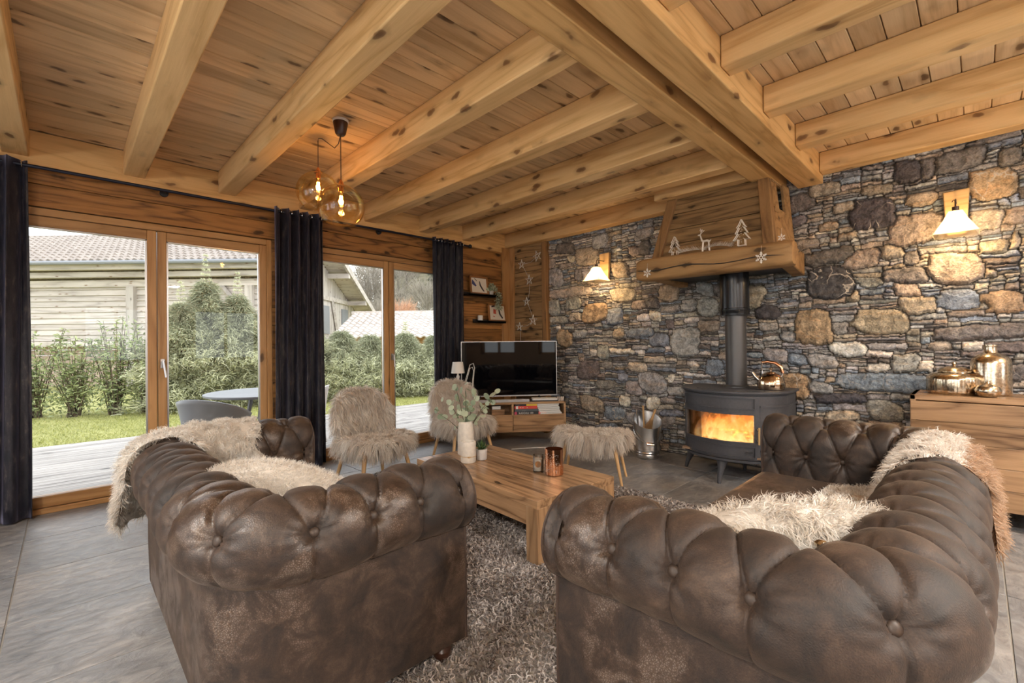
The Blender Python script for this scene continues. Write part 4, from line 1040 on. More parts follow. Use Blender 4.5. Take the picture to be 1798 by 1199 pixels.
# throws draped over the sofa backs
def throw(name, root, pf, T, relf, sc, hs, ta, tb_, hang, seed, n, L, mat, label, off=.014, shape=None, tintf=None, droop=.4, ):
    rr_ = np.random.default_rng(seed); ns, nt = 60, 80
    ss = np.linspace(-1, 1, ns); qq = np.linspace(0, 1, nt)
    Lq = (tb_ - ta) + hang; V = np.zeros((ns, nt, 3)); 
    ph = rr_.random(6) * 6
    for i, u in enumerate(ss):
        for j, q in enumerate(qq):
            wid = hs * (shape(q) if shape else (.80 + .14*math.sin(q*7+ph[0]) + .08*math.sin(q*15+ph[1]))) 
            s = sc(q) + u * wid * (1 + .06 * math.sin(q * 23 + ph[2] + (1.5 if u > 0 else 0)) + .04 * math.sin(q * 41 + ph[3])); s = min(max(s, .01), T - .01); t_ = ta + q * Lq
            if t_ < .0:        # runs on across the seat
                P, N = surf(pf, np.array([s]), np.array([0.0])); x, y, nx, ny = pf(np.array([s])); p = P[0] + np.array([-nx[0], -ny[0], 0]) * (-t_) ; p[2] = .50 - .02 * min(1, -t_ * 10) ; p = p + np.array([-nx[0], -ny[0], 0]) * .01
            elif t_ <= TT - .12:
                P, N = surf(pf, np.array([s]), np.array([t_])); p = P[0] + N[0] * (off + max(0, .3 * relf(np.array([s]), np.array([t_]))[0]))
            else:
                P, N = surf(pf, np.array([s]), np.array([TT - .12])); x, y, nx, ny = pf(np.array([s])); k = t_ - (TT - .12)
                p = P[0] + N[0] * off; p[2] -= k; p[:2] += np.array([nx[0], ny[0]]) * (.02 * math.sin(min(1.5, k * 8)))
            V[i, j] = p
    V[..., 2] += .006 * np.sin(np.arange(ns)[:, None] * .5 + np.arange(nt)[None] * .2)
    idx = np.arange(ns*nt).reshape(ns, nt); F = np.stack([idx[:-1, :-1], idx[1:, :-1], idx[1:, 1:], idx[:-1, 1:]], -1).reshape(-1, 4)
    V = V.reshape(-1, 3)
    m = Matrix.LocRotScale(root.location, root.rotation_euler, None); m = np.array(m); V = V @ m[:3, :3].T + m[:3, 3]
    # make the skin's normals point outwards (away from the sofa body)
    return fur_obj(name, V, F, n, L, .0032, mat, None, label=label, cat='sheepskin', dirf=lambda P, N: np.array([0, 0, -.35]), droop=droop, curl=.22, clump=600, tint=tintf, flip=-1)
throw('sheepskin_throw', SB, pfB, TB, relB, lambda q: sB[1] + 1.20 + .14*q, .36, -.26, TT, .05, 5, 34000, .045, M['fur_pied'], 'white sheepskin draped over the back of the right sofa, tan at its hanging end',
      tintf=lambda P: np.where(P[:, 1] < .045, .25 * rng.random(len(P)), .55 + .45 * rng.random(len(P))))
throw('sheepskin_throw', SA, pfA, TA, relA, lambda q: sA[0] + .10 - .0*q, .34, -.02, TT, .15, 9, 34000, .042, M['fur_white'], 'cream sheepskin draped over the far back corner of the left sofa',
      shape=lambda q: (1.0 if q < .75 else 1 - (q - .75) * 2.2), tintf=None, off=.030)

# ================================================================== COFFEE TABLE
tc_ = np.array([(1.807, 1.63), (2.49, 1.66), (2.54, 2.948), (1.857, 2.87)]).mean(0)
CT = empty('coffee_table', (tc_[0], tc_[1], .012), R(-3.2), 'low solid wood coffee table with thick legs on the shaggy rug', 'table')
w2, l2 = .34, .64
b = MB(); n_ = 6
for k in range(n_):
    b.cur = random.random(); b.box(-w2 + k*2*w2/n_, -w2 + (k+1)*2*w2/n_ - .0006, -l2, l2, .305, .348)
b.build('tabletop', M['table'], CT, bevel=.0012, bseg=1)
for sx in (-1, 1):
    for sy in (-1, 1):
        b = MB(); b.cbox((sx*(w2 - .045), sy*(l2 - .045), .1525), (.09, .09, .304)); b.build('leg', M['table_z'], CT, bevel=.003)
for sx in (-1, 1): b = MB(); b.cbox((sx*(w2 - .02), 0, .25), (.03, 2*l2 - .184, .105)); b.build('apron', M['table'], CT, bevel=.002)
for sy in (-1, 1): b = MB(); b.cbox((0, sy*(l2 - .02), .25), (2*w2 - .184, .03, .105)); b.build('apron', M['table_x'], CT, bevel=.002)

# ================================================================== RUG
RX0, RX1, RY0, RY1 = .78, 3.26, .95, 3.92
b = MB(); b.box(RX0, RX1, RY0, RY1, .0, .008); rg = b.build('rug_backing', M['rug'])
n = 95000; P = np.stack([rng.uniform(RX0, RX1, n), rng.uniform(RY0, RY1, n), np.full(n, .006)], 1)
keep = ~((P[:, 0] < 1.0) & (P[:, 1] > 1.62)) & ~((P[:, 0] > 1.2) & (P[:, 1] < .80))
P = P[keep]; n = len(P)
fl_ = np.stack([np.sin(P[:, 0]*5 + 2*np.sin(P[:, 1]*3)), np.cos(P[:, 1]*6 + 2*np.sin(P[:, 0]*4)), np.zeros(n)], 1)
D = rng.normal(size=(n, 3)) * .55 + fl_ * .35 + np.array([0, 0, .85]); D[:, 2] = np.abs(D[:, 2])
near = np.clip(1.6 - .25 * np.hypot(P[:, 0], P[:, 1]), .7, 1.2)
V, F = strands(P, D, rng.uniform(.035, .062, n), .0085 / near, seg=3, droop=.5, curl=.22, tip=.5)
V[:, 2] = np.maximum(V[:, 2], .003)
tn = np.clip(rng.random(n) * .85 + .25 * (.5 + .5*np.sin(P[:, 0]*9 + 3*np.sin(P[:, 1]*7))) - .1, 0, 1); root = np.tile(np.repeat([.6, .85, 1.0, 1.0], 2), n)  # tint darkened towards the strand roots: pile shading painted into the yarn
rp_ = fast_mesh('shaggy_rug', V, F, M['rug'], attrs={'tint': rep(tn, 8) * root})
bpy.data.objects.remove(rg); 
b = MB(); b.box(RX0, RX1, RY0, RY1, .0, .008); b.build('backing', M['grout'], rp_)
tag(rp_, 'deep-pile taupe shaggy rug under the coffee table', 'rug')

# ================================================================== FUR CHAIRS AND STOOL
def shell_pts(n=36):
    pass
def ellip(c, r, n=26, m=16, p=.75, bend=None):
    a, b_ = np.meshgrid(np.linspace(-PI, PI, n, endpoint=False), np.linspace(-PI/2, PI/2, m), indexing='ij')
    def sp(v, e): return np.sign(v) * np.abs(v) ** e
    x = r[0] * sp(np.cos(b_), p) * sp(np.cos(a), p); y = r[1] * sp(np.cos(b_), p) * sp(np.sin(a), p); z = r[2] * sp(np.sin(b_), .8)
    V = np.stack([x, y, z], -1).reshape(-1, 3)
    if bend: V = bend(V)
    V = V + np.array(c)
    idx = np.arange(n*m).reshape(n, m); F = np.stack([idx[:, :-1], np.roll(idx, -1, 0)[:, :-1], np.roll(idx, -1, 0)[:, 1:], idx[:, 1:]], -1).reshape(-1, 4)
    return V, F
def fur_chair(x, y, rz, label):
    e = empty('fur_chair', (x, y, 0), rz, label, 'chair', None)        # faces +x locally
    sV, sF = ellip((.02, 0, .375), (.27, .29, .045), bend=lambda V: V + np.stack([0*V[:, 0], 0*V[:, 0], .035*(np.abs(V[:, 1])/.29)**2 + .02 * (V[:, 0] / .27)], 1))
    fur_obj('seat', sV, sF, 15000, .085, .0046, M['fur_chair'], None, parent=e, dirf=lambda P, N: np.stack([P[:, 0]*1.6, P[:, 1]*1.6, -.30 + 0*P[:, 0]], 1) , droop=.75, curl=.12, clump=420, lay=.9)
    def bd(V):
        V = V.copy(); yy_ = V[:, 1]; V[:, 0] += .10 * (yy_ / .29) ** 2 ; V[:, 0] -= .13 * (V[:, 2] + .2); return V
    bV_, bF_ = ellip((-.225, 0, .585), (.035, .275, .225), bend=bd, p=.85)
    fur_obj('backrest', bV_, bF_, 16000, .075, .0046, M['fur_chair'], None, parent=e, dirf=lambda P, N: np.stack([0*P[:, 0], P[:, 1]*.5, -.75 + .9*(P[:, 2] > .76)], 1), droop=.5, curl=.12, clump=420, lay=.9)
    for sx, sy in ((.17, .17), (.17, -.17), (-.17, .16), (-.17, -.16)):
        b = MB(); b.tube([(sx, sy, .37), (sx * 1.45, sy * 1.45, .0)], [.021, .013], seg=12); b.build('leg', M['beech'], e, smooth=True)
    return e
fur_chair(1.90, 3.66, R(-88), 'cream long-fur chair nearest the left sofa, on the edge of the rug').location.z = .012
fur_chair(3.03, 3.86, R(-100), 'cream long-fur chair in front of the television cabinet')
e = empty('fur_stool', (3.36, 2.42, 0), math.atan2(-.65, .30), 'cream long-fur saddle stool on beech legs beside the coffee table', 'stool')
sV, sF = ellip((0, 0, .375), (.31, .19, .045), bend=lambda V: V + np.stack([0*V[:, 0], 0*V[:, 0], .05*(np.abs(V[:, 0])/.31)**2], 1))
fur_obj('seat', sV, sF, 15000, .085, .0046, M['fur_chair'], None, parent=e, dirf=lambda P, N: np.stack([P[:, 0]*1.0, P[:, 1]*2.2, -.3 + 0*P[:, 0]], 1), droop=.75, curl=.12, clump=420, lay=.9)
for sx, sy in ((.2, .10), (.2, -.10), (-.2, .10), (-.2, -.10)):
    b = MB(); b.tube([(sx, sy, .37), (sx * 1.38, sy * 1.5, .0)], [.019, .011], seg=12); b.build('leg', M['beech'], e, smooth=True)

# ================================================================== WOOD STOVE
ST = empty('wood_stove', (4.34, 1.545, 0), 0, 'dark cast-iron stove with a curved glass door and burning fire', 'stove')
DA = -41
# local: -x towards the room. plan: front arc of ellipse, straight back
def plan(ax, by, back, n=40, a0=-92, a1=92):
    pts = []
    for k in range(n + 1):
        a = R(a0 + (a1 - a0) * k / n); pts.append((-ax * math.cos(a), by * math.sin(a)))
    return pts + [(back, by * .97), (back, -by * .97)]
def band(b, ax, by, back, z0, z1, th=None, a0=-92, a1=92):
    b.prism(plan(ax, by, back, a0=a0, a1=a1), z0, z1)
b = MB(); band(b, .375, .445, .24, .755, .772); band(b, .395, .462, .25, .768, .79); tp = b.build('top_plate', M['stove'], ST, bevel=.004)
b = MB()
for k in range(46):
    a = random.uniform(-1.4, 1.4); q = random.uniform(.3, .9); b.cbox((-.36*q*math.cos(a), .43*q*math.sin(a), .79), (.012, .012, .006))
band(b, .30, .36, .17, .789, .792); b.build('grille', M['stove'], tp)
def arcwall(b, ax, by, a0, a1, z0, z1, th, n=30):
    pts = [];
    for s, d in ((1, 0), (-1, th)):
        rng_ = range(n + 1) if s == 1 else range(n, -1, -1)
        for k in rng_:
            a = R(a0 + (a1 - a0) * k / n); pts.append((-(ax - d) * math.cos(a), (by - d) * math.sin(a)))
    nn_ = n + 1
    vs = [(p[0], p[1], z0) for p in pts] + [(p[0], p[1], z1) for p in pts]; m_ = 2 * nn_; fs = []
    for i in range(n):
        i2 = m_ - 1 - i
        fs += [(i, i+1, i2-1, i2), (m_+i, m_+i2, m_+i2-1, m_+i+1), (i, m_+i, m_+i+1, i+1), (i2-1, m_+i2-1, m_+i2, i2)]
    fs += [(0, m_-1, 2*m_-1, m_), (n, m_+n, m_+n+1, n+1)]
    b.add(vs, fs)
b = MB(); arcwall(b, .36, .43, -90, DA, .215, .757, .03); arcwall(b, .36, .43, 56, 90, .215, .757, .03)
b.box(0, .24, -.43, -.40, .215, .757); b.box(0, .24, .40, .43, .215, .757); b.box(.21, .24, -.43, .43, .215, .757)
arcwall(b, .36, .43, -60, 60, .70, .757, .03); band(b, .34, .41, .23, .215, .235); band(b, .372, .442, .245, .195, .218)
b.build('body', M['stove'], ST, bevel=.003, bseg=1)
b = MB()
for zz_ in (.665, .30): arcwall(b, .369, .439, -90, DA - 1, zz_-.007, zz_+.007, .012); b.box(0, .24, -.44, -.428, zz_-.007, zz_+.007); arcwall(b, .369, .439, 57, 90, zz_-.007, zz_+.007, .012); b.box(0, .24, .428, .44, zz_-.007, zz_+.007)
b.build('side_rib', M['stove'], ST)
b = MB(); A0, A1 = DA, 56
arcwall(b, .378, .448, A0, A1, .605, .752, .028); arcwall(b, .378, .448, A0, A1, .225, .365, .028); arcwall(b, .378, .448, A0, A0+6, .36, .61, .028); arcwall(b, .378, .448, A1-6, A1, .36, .61, .028)
dr = b.build('door', M['stove'], ST, bevel=.003, bseg=1)
b = MB()
for (z0, z1) in ((.645, .735), (.245, .335)):
    for zz_ in (z0, z1): arcwall(b, .389, .459, A0+5, A1-5, zz_-.004, zz_+.004, .01)
    for a_ in (A0+5, A1-5.8): arcwall(b, .389, .459, a_, a_+.9, z0, z1, .01, 2)
for zz_ in (.368, .602): arcwall(b, .388, .458, A0+6, A1-6, zz_-.005, zz_+.005, .01)
b.build('moulding', M['stove'], dr)
b = MB(); arcwall(b, .366, .436, A0+5, A1-5, .36, .61, .004); b.build('glass', M['sglass'], dr, smooth=True)
a_ = R(DA + 2.5); hx, hy = -.40*math.cos(a_), .47*math.sin(a_)
b = MB(); b.tube([(hx, hy, .36), (hx-.004, hy-.004, .50)], .008); b.tube([(hx+.02, hy+.015, .39), (hx, hy, .39)], .006); b.tube([(hx+.02, hy+.015, .48), (hx, hy, .48)], .006); b.build('handle', M['wicker'], dr, smooth=True)
a_ = R(DA + 11); q = (-.388*math.cos(a_), .456*math.sin(a_)); b = MB(); mm = Matrix.Translation((q[0], q[1], .29)) @ Matrix.Rotation(PI + a_ * -.9, 4, 'Z') @ Matrix.Rotation(PI/2, 4, 'Y')
b.tube([mm @ Vector((.011*math.cos(k*.52), .014+.009*math.sin(k*.52), 0)) for k in range(12)], .0025, seg=5, closed=True); b.tube([mm @ Vector((.011*math.cos(k*.52), -.014+.009*math.sin(k*.52), 0)) for k in range(12)], .0025, seg=5, closed=True)
b.build('emblem', M['pipe'], dr)
for (lx, ly, ax_, ay_) in ((-.02, .43, -.02, .06), (-.02, -.43, -.02, -.06), (-.31, .0, -.06, .015), (.19, .0, .03, 0)):
    b = MB(); b.tube([(lx, ly*.93, .21), (lx + ax_*.35, ly*.93 + ay_*.1, .13), (lx + ax_*.8, ly*.95 + ay_*.4, .06), (lx + ax_, ly*.97 + ay_*.5, .0)], [.052, .030, .020, .015], seg=12); b.build('leg', M['stove'], ST, smooth=True)
# fire box: bricks, logs, flames
M['brick'] = plain('firebrick', (.30, .20, .13), .9, noise=.3, nscale=12)
b = MB(); b.box(.12, .15, -.36, .36, .24, .70); b.box(-.08, .15, -.38, -.36, .24, .70); b.box(-.08, .15, .36, .38, .24, .70); b.box(-.30, .15, -.36, .36, .235, .25); b.build('firebricks', M['brick'], ST)
ml = NT('burning_log'); nn = ml.noise(ml.coord(), 14, 5, .7); ml.base(ml.ramp(nn, [(.4, (.02, .012, .01)), (.6, (.12, .07, .04))])); ml.set(rough=.9)
ml.link(ml.ramp(nn, [(.52, (0, 0, 0)), (.62, (1, .25, .03)), (.75, (1, .5, .1))]), ml.p.inputs['Emission Color']); ml.set(emit=5.0)
for (y0, y1, x_, z_, r_) in ((-.28, .24, -.05, .30, .045), (-.20, .30, -.15, .295, .04), (-.22, .20, -.09, .375, .042)):
    b = MB(); b.tube([(x_, y0, z_), (x_ - .02, (y0+y1)/2, z_ + .01), (x_ + .02, y1, z_)], [r_, r_*1.08, r_*.95], seg=10); o = b.build('log', ml.m, ST, smooth=True)
def flame_mat():
    t = NT('flame'); t.n.remove(t.p); co = t.coord(); n = t.noise(t.mapping(co, (1, 1, .6)), 7, 6, .7, 1.0)
    sp = t.add('ShaderNodeSeparateXYZ'); t.link(co, sp.inputs[0])
    hz = t.math('DIVIDE', t.math('SUBTRACT', sp.outputs[2], .28), .30)
    v = t.math('SUBTRACT', t.math('MULTIPLY', n, 2.0), t.math('ADD', t.math('MULTIPLY', hz, .75), .22))
    em = t.add('ShaderNodeEmission'); t.link(t.ramp(v, [(0, (.9, .16, .02)), (.35, (1, .38, .08)), (.75, (1, .66, .26))]), em.inputs[0]); em.inputs[1].default_value = 1.7
    tr = t.add('ShaderNodeBsdfTransparent'); mx = t.add('ShaderNodeMixShader'); t.link(t.ramp(v, [(.0, 0.0), (.9, .62)]), mx.inputs[0]); t.link(tr.outputs[0], mx.inputs[1]); t.link(em.outputs[0], mx.inputs[2])
    t.link(mx.outputs[0], t.out.inputs[0]); return t.m
fm = flame_mat()
for k, (cx_, cy_, hh, ww) in enumerate(((-.02, .13, .42, .12), (-.06, .02, .36, .15), (-.02, -.12, .34, .15), (-.10, .22, .30, .11), (-.06, -.22, .32, .12), (-.13, -.06, .26, .16), (-.14, .10, .28, .14), (-.0, .0, .44, .2))):
    b = MB(); pr_ = []
    for j in range(9):
        q = j / 8; pr_.append((max(.003, ww * math.sin(PI * (.15 + .85*q) ** .75)), .27 + hh * q))
    b.lathe(pr_, 14, c=(cx_, cy_, 0)); b.build('flame', fm, ST, smooth=True)
def lamp(name, kind, loc, power, col, parent=None, size=.03, **kw):
    l = bpy.data.lights.new(name, kind); l.energy = power; l.color = col
    if kind == 'POINT': l.shadow_soft_size = size
    if kind == 'AREA': l.size = size
    if kind == 'SPOT': l.shadow_soft_size = size; l.spot_size = kw.get('spot', 2.4); l.spot_blend = .6
    o = bpy.data.objects.new(name, l); COL.objects.link(o); o.location = loc
    if parent: o.parent = parent
    return o
lamp('fire_light', 'POINT', (-.12, 0, .45), 14, (1, .50, .18), ST, .09)
# flue
b = MB(); b.lathe([(.11, .785), (.11, .80), (.092, .812)], 32, c=(.04, 0, 0)); b.lathe([(.088, .80), (.088, .93), (.0895, .93), (.0895, .936), (.088, .936), (.088, 1.30), (.0895, 1.30), (.0895, 1.306), (.088, 1.306), (.088, 1.46)], 40, c=(.04, 0, 0)); b.build('flue_pipe', M['pipe'], ST, smooth=True)
b = MB(); b.lathe([(.09, 1.44), (.124, 1.445), (.124, 1.47), (.127, 1.475), (.127, 1.50), (.122, 1.505), (.122, 1.834)], 40, c=(.02, 0, 0)); b.build('flue_sleeve', M['pipe_d'], ST, smooth=True)

# ================================================================== HOOD AND MANTEL
H = empty('chimney_hood', (4.70, 1.66, 1.80), 0, 'tapering reclaimed-wood chimney hood above the flue pipe', 'chimney hood')
o_ = lambda x, y, z: (x - 4.70, y - 1.66, z - 1.80)
def plank_quad(b, pA, pB, pC, pD, th, n, inward):
    """boards between bottom edge A-B and top edge D-C"""
    A, B, C_, D_ = map(Vector, (pA, pB, pC, pD)); inward = Vector(inward)
    for k in range(n):
        b.cur = random.random(); q0, q1 = k / n + .004, (k + 1) / n - .004
        a, c2 = A.lerp(D_, q0), B.lerp(C_, q0); d, e2 = A.lerp(D_, q1), B.lerp(C_, q1); jt = inward * random.uniform(0, .006)
        b.hexa([a + jt, c2 + jt, c2 + inward*th, a + inward*th], [d + jt, e2 + jt, e2 + inward*th, d + inward*th])
b = MB(); plank_quad(b, o_(4.15, 1.17, 2.0), o_(4.15, 2.22, 2.0), o_(4.275, 2.10, 2.60), o_(4.275, 1.24, 2.60), .03, 4, (1, 0, 0)); b.build('front_boards', M['oldwood_y'], H, bevel=.003, bseg=1)
b = MB(); b.hexa([o_(4.2, 1.165, 1.99), o_(4.70, 1.13, 1.99), o_(4.70, 1.15, 1.99), o_(4.2, 1.185, 1.99)], [o_(4.28, 1.20, 2.33), o_(4.70, 1.16, 2.33), o_(4.70, 1.18, 2.33), o_(4.28, 1.22, 2.33)])
b.hexa([o_(4.2, 1.20, 2.32), o_(4.42, 1.18, 2.32), o_(4.42, 1.2, 2.32), o_(4.2, 1.22, 2.32)], [o_(4.28, 1.23, 2.6), o_(4.42, 1.21, 2.6), o_(4.42, 1.23, 2.6), o_(4.28, 1.25, 2.6)])
b.hexa([o_(4.40, 1.185, 2.315), o_(4.6, 1.17, 2.315), o_(4.6, 1.19, 2.315), o_(4.4, 1.205, 2.315)], [o_(4.40, 1.185, 2.34), o_(4.6, 1.17, 2.34), o_(4.6, 1.19, 2.34), o_(4.4, 1.205, 2.34)]); b.hexa([o_(4.56, 1.17, 2.32), o_(4.70, 1.16, 2.32), o_(4.70, 1.18, 2.32), o_(4.56, 1.19, 2.32)], [o_(4.56, 1.195, 2.6), o_(4.70, 1.18, 2.6), o_(4.70, 1.2, 2.6), o_(4.56, 1.215, 2.6)])
b.box(-.40, -.01, -.475, -.455, .51, .55); b.box(-.40, -.01, -.455, -.43, .77, .80);
b.build('side_panel', M['mantel'], H)
b = MB(); b.hexa([o_(4.2, 2.22, 1.99), o_(4.70, 2.26, 1.99), o_(4.70, 2.24, 1.99), o_(4.2, 2.2, 1.99)], [o_(4.28, 2.10, 2.6), o_(4.70, 2.16, 2.6), o_(4.70, 2.14, 2.6), o_(4.28, 2.08, 2.6)]); b.build('side_panel', M['mantel'], H)
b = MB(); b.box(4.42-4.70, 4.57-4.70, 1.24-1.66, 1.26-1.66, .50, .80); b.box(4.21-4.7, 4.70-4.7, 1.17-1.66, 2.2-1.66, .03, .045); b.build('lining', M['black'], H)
for (yb, yt) in ((1.185, 1.26), (2.19, 2.075)):
    b = MB(); w_ = .045; b.hexa([o_(4.115, yb-w_, 2.0), o_(4.115, yb+w_, 2.0), o_(4.19, yb+w_, 2.0), o_(4.19, yb-w_, 2.0)], [o_(4.245, yt-w_, 2.6), o_(4.245, yt+w_, 2.6), o_(4.32, yt+w_, 2.6), o_(4.32, yt-w_, 2.6)]); b.build('corner_post', M['oldwood_z'], H, bevel=.006)
# mantel log
MT = empty('mantel_beam', (4.04, 1.645, 1.895), 0, 'rounded rustic mantel log around the foot of the chimney hood', 'mantel')
b = MB(); Lm = .665; prs = []
ring_n = 20; V = []; F = []
ny_ = 40
for j in range(ny_ + 1):
    y_ = -Lm + 2 * Lm * j / ny_; endf = 1 - .14 * max(0, (abs(y_) - Lm + .06) / .06) ** 2
    for i in range(ring_n):
        a = 2*PI*i/ring_n; ca, sa = math.cos(a), math.sin(a); pw = .55
        x_ = .092 * math.copysign(abs(ca) ** pw, ca) * endf; z_ = .104 * math.copysign(abs(sa) ** pw, sa) * endf * (1 + .03*math.sin(y_*5))
        dz = .0
        if ca < -.85 and abs(sa) < .42: x_ += .010 * (1 - abs(sa)/.42)
        V.append((x_ + .004*math.sin(y_*9+i), y_, z_ + .008*math.sin(y_*3.1)))
for j in range(ny_):
    for i in range(ring_n): F.append((j*ring_n+i, j*ring_n+(i+1) % ring_n, (j+1)*ring_n+(i+1) % ring_n, (j+1)*ring_n+i))
F += [tuple(range(ring_n)), tuple(reversed(range(ny_*ring_n, (ny_+1)*ring_n)))]
b.add(V, F); lg = b.build('log', M['mantel'], MT, smooth=True, auto=50)
b = MB(); pts = [(-.094, -.62 + 1.26*k/14, .012*math.sin(k*.9) + .0 - .03*(1-k/14)) for k in range(15)]; b.tube(pts, [.001] + [.0035]*6 + [.005]*7 + [.003], seg=5); b.build('crack', M['black'], lg)
for s_ in (-1, 1):
    b = MB(); b.hexa([(.09, s_*.57-.05, -.075), (.66, s_*.53-.05, -.11), (.66, s_*.53+.05, -.11), (.09, s_*.57+.05, -.075)], [(.09, s_*.57-.05, .09), (.66, s_*.53-.05, .09), (.66, s_*.53+.05, .09), (.09, s_*.57+.05, .09)]); b.build('side_return', M['mantel'], MT, bevel=.01)
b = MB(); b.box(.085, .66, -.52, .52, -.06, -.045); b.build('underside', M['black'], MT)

# ================================================================== TV CABINET
TVR = R(-38)
TC = empty('tv_cabinet', (3.19, 4.33, 0), TVR, 'low wooden television cabinet set across the corner', 'cabinet')
WU, DU, zb_, zt_ = 1.40, .32, .16, .515
b = MB(); b.box(0, WU, 0, DU, zt_ - .025, zt_); b.box(0, WU, 0, DU, zb_, zb_ + .025); b.box(0, .025, 0, DU, zb_, zt_); b.box(WU-.025, WU, 0, DU, zb_, zt_); b.box(.02, WU-.02, DU-.012, DU, zb_, zt_)
b.box(.745, .77, .01, DU, zb_, zt_); b.box(.02, WU-.02, .01, DU, .352, .365)
b.build('carcass', M['table_x'], TC, bevel=.004)
for (a_, c_) in ((.028, .752), (.764, WU - .028)):
    b = MB()
    for k in range(3): b.cur = random.random(); b.box(a_, c_, -.004, .014, zb_ + .012 + k*.061, zb_ + .012 + (k+1)*.061)
    b.build('drawer', M['table_x'], TC, bevel=.001, bseg=1)
for (lx, ly) in ((.12, .05), (WU-.12, .05), (.12, DU-.05), (WU-.12, DU-.05)): b = MB(); b.tube([(lx, ly, zb_+.002), (lx, ly, 0)], [.022, .014], seg=12); b.build('leg', M['table_z'], TC, smooth=True)
u_ = Vector((math.cos(TVR), math.sin(TVR), 0)); v_ = Vector((-math.sin(TVR), math.cos(TVR), 0)); UC = Vector((3.19, 4.33, 0))
def tvp(a, c2, z): return UC + u_*a + v_*c2 + Vector((0, 0, z))
TV = empty('television', tvp(.745, .20, zt_), TVR, 'large flat television with thin silver frame on the corner cabinet', 'television')
b = MB(); b.box(-.585, .585, -.004, .03, .055, .725); b.build('casing', M['black'], TV, bevel=.004)
b = MB(); b.box(-.58, .58, -.006, -.003, .068, .72); b.build('screen', M['screen'], TV)
b = MB(); b.box(-.59, .59, -.010, .0, .052, .066); b.box(-.59, .59, -.009, .0, .720, .7275); b.box(-.59, -.583, -.009, 0, .052, .7275); b.box(.583, .59, -.009, 0, .052, .7275); b.build('bezel', M['silver'], TV)
for sx in (-.36, .36): b = MB(); b.tube([(sx, .0, .06), (sx + .02*np.sign(sx), -.08, .004)], .008); b.tube([(sx, .01, .06), (sx + .02*np.sign(sx), .09, .004)], .008); b.build('foot', M['black'], TV, smooth=True)

# ================================================================== SIDEBOARD
SBD = empty('sideboard', (4.18, -1.30, 0), 0, 'solid wood sideboard against the stone wall behind the right sofa', 'sideboard')
Lb, Db, z0_, z1_ = 1.632, .44, .12, .825
b = MB(); b.box(0, Db, 0, Lb, z1_-.035, z1_); b.box(0, Db, 0, Lb, z0_, z0_+.03); b.box(.0, Db, 0, .03, z0_, z1_); b.box(.0, Db, Lb-.03, Lb, z0_, z1_); b.box(Db-.02, Db, 0, Lb, z0_, z1_); b.build('carcass', M['table'], SBD, bevel=.004)
for k in range(3):
    b = MB(); hz = (z1_ - .04 - z0_) 
    for r_ in range(5): b.cur = random.random(); b.box(-.006, .014, .004 + k*Lb/3, (k+1)*Lb/3 - .004, z0_ + r_*hz/5 + .002, z0_ + (r_+1)*hz/5 - .0005)
    b.build('door', M['table'], SBD, bevel=.0012, bseg=1)
for (lx, ly) in ((.06, .06), (.06, Lb-.06), (Db-.06, .06), (Db-.06, Lb-.06)): b = MB(); b.cbox((lx, ly, .06), (.04, .04, .121)); b.build('leg', M['darkwood'], SBD)

# ================================================================== CURTAINS
rod = empty('curtain_rod', (1.35, 4.69, 2.51), 0, 'long black curtain rod running above both glass doors', 'curtain rod')
b = MB(); b.tube([(-3.6, 0, 0), (2.46, 0, 0)], .0125, seg=12); b.build('rod', M['rodm'], rod, smooth=True)
b = MB(); b.sphere((2.49, 0, 0), .026, 14, 10); b.build('finial', M['black'], rod, smooth=True)
for bx in (-1.62, -.75, 1.22, 2.36): b = MB(); b.tube([(bx, .0, 0), (bx, .10, -.0)], .009); b.tube([(bx, .085, 0), (bx, .11, 0)], .03, seg=16); b.build('bracket', M['black'], rod, smooth=True)
def curtain(x0, x1, nf, label, amp=.04, seed=0, yc=4.685):
    r_ = np.random.default_rng(seed); nx = nf * 14; nz_ = 26; w = x1 - x0
    u = np.linspace(0, 1, nx); ph = u * nf * 2 * PI + .5 * np.sin(u * 9 + seed)
    V = np.zeros((nz_, nx, 3)); zt = 2.545
    for j in range(nz_):
        z = .012 + (zt - .012) * j / (nz_ - 1); q = 1 - j / (nz_ - 1)
        a_ = amp * (1 + .15 * math.sin(q * 4 + seed)); xx = x0 + w * (u + (.05 * q) * np.sin(u * 7 + seed) / nf) ; 
        V[j, :, 0] = xx + .008 * np.sin(ph * 2 + q * 3); V[j, :, 1] = yc - np.sin(ph) * a_ + .006 * np.sin(ph * 3 + q * 5); V[j, :, 2] = z
    idx = np.arange(nz_ * nx).reshape(nz_, nx); F = np.stack([idx[:-1, :-1], idx[:-1, 1:], idx[1:, 1:], idx[1:, :-1]], -1).reshape(-1, 4)
    e = empty('curtain', (x0 + w/2, yc, .0), 0, label, 'curtain')
    V = V.reshape(-1, 3) - np.array([x0 + w/2, yc, 0])
    o = fast_mesh('fabric', V, F, M['curtain'], e); md = o.modifiers.new('s', 'SOLIDIFY'); md.thickness = .004
    for k in range(nf * 2):
        xx = -w/2 + w * (k + .5) / (nf * 2) * 1.0
        b = MB(); pts = [(xx, 4.69 - yc + .021*math.cos(a), 2.51 + .021*math.sin(a)) for a in np.linspace(0, 2*PI, 14, endpoint=False)]; b.tube(pts, .004, seg=6, closed=True); b.build('eyelet', M['chrome'], e, smooth=True)
    return e
curtain(-1.05, -.185, 7, 'navy velvet curtain gathered at the left edge of the left glass door', seed=1)
curtain(1.42, 1.90, 5, 'navy velvet curtain hanging between the two glass doors', seed=2, amp=.045)
curtain(3.245, 3.735, 5, 'navy velvet curtain hanging beside the niche in the corner', seed=3, amp=.038, yc=4.70)

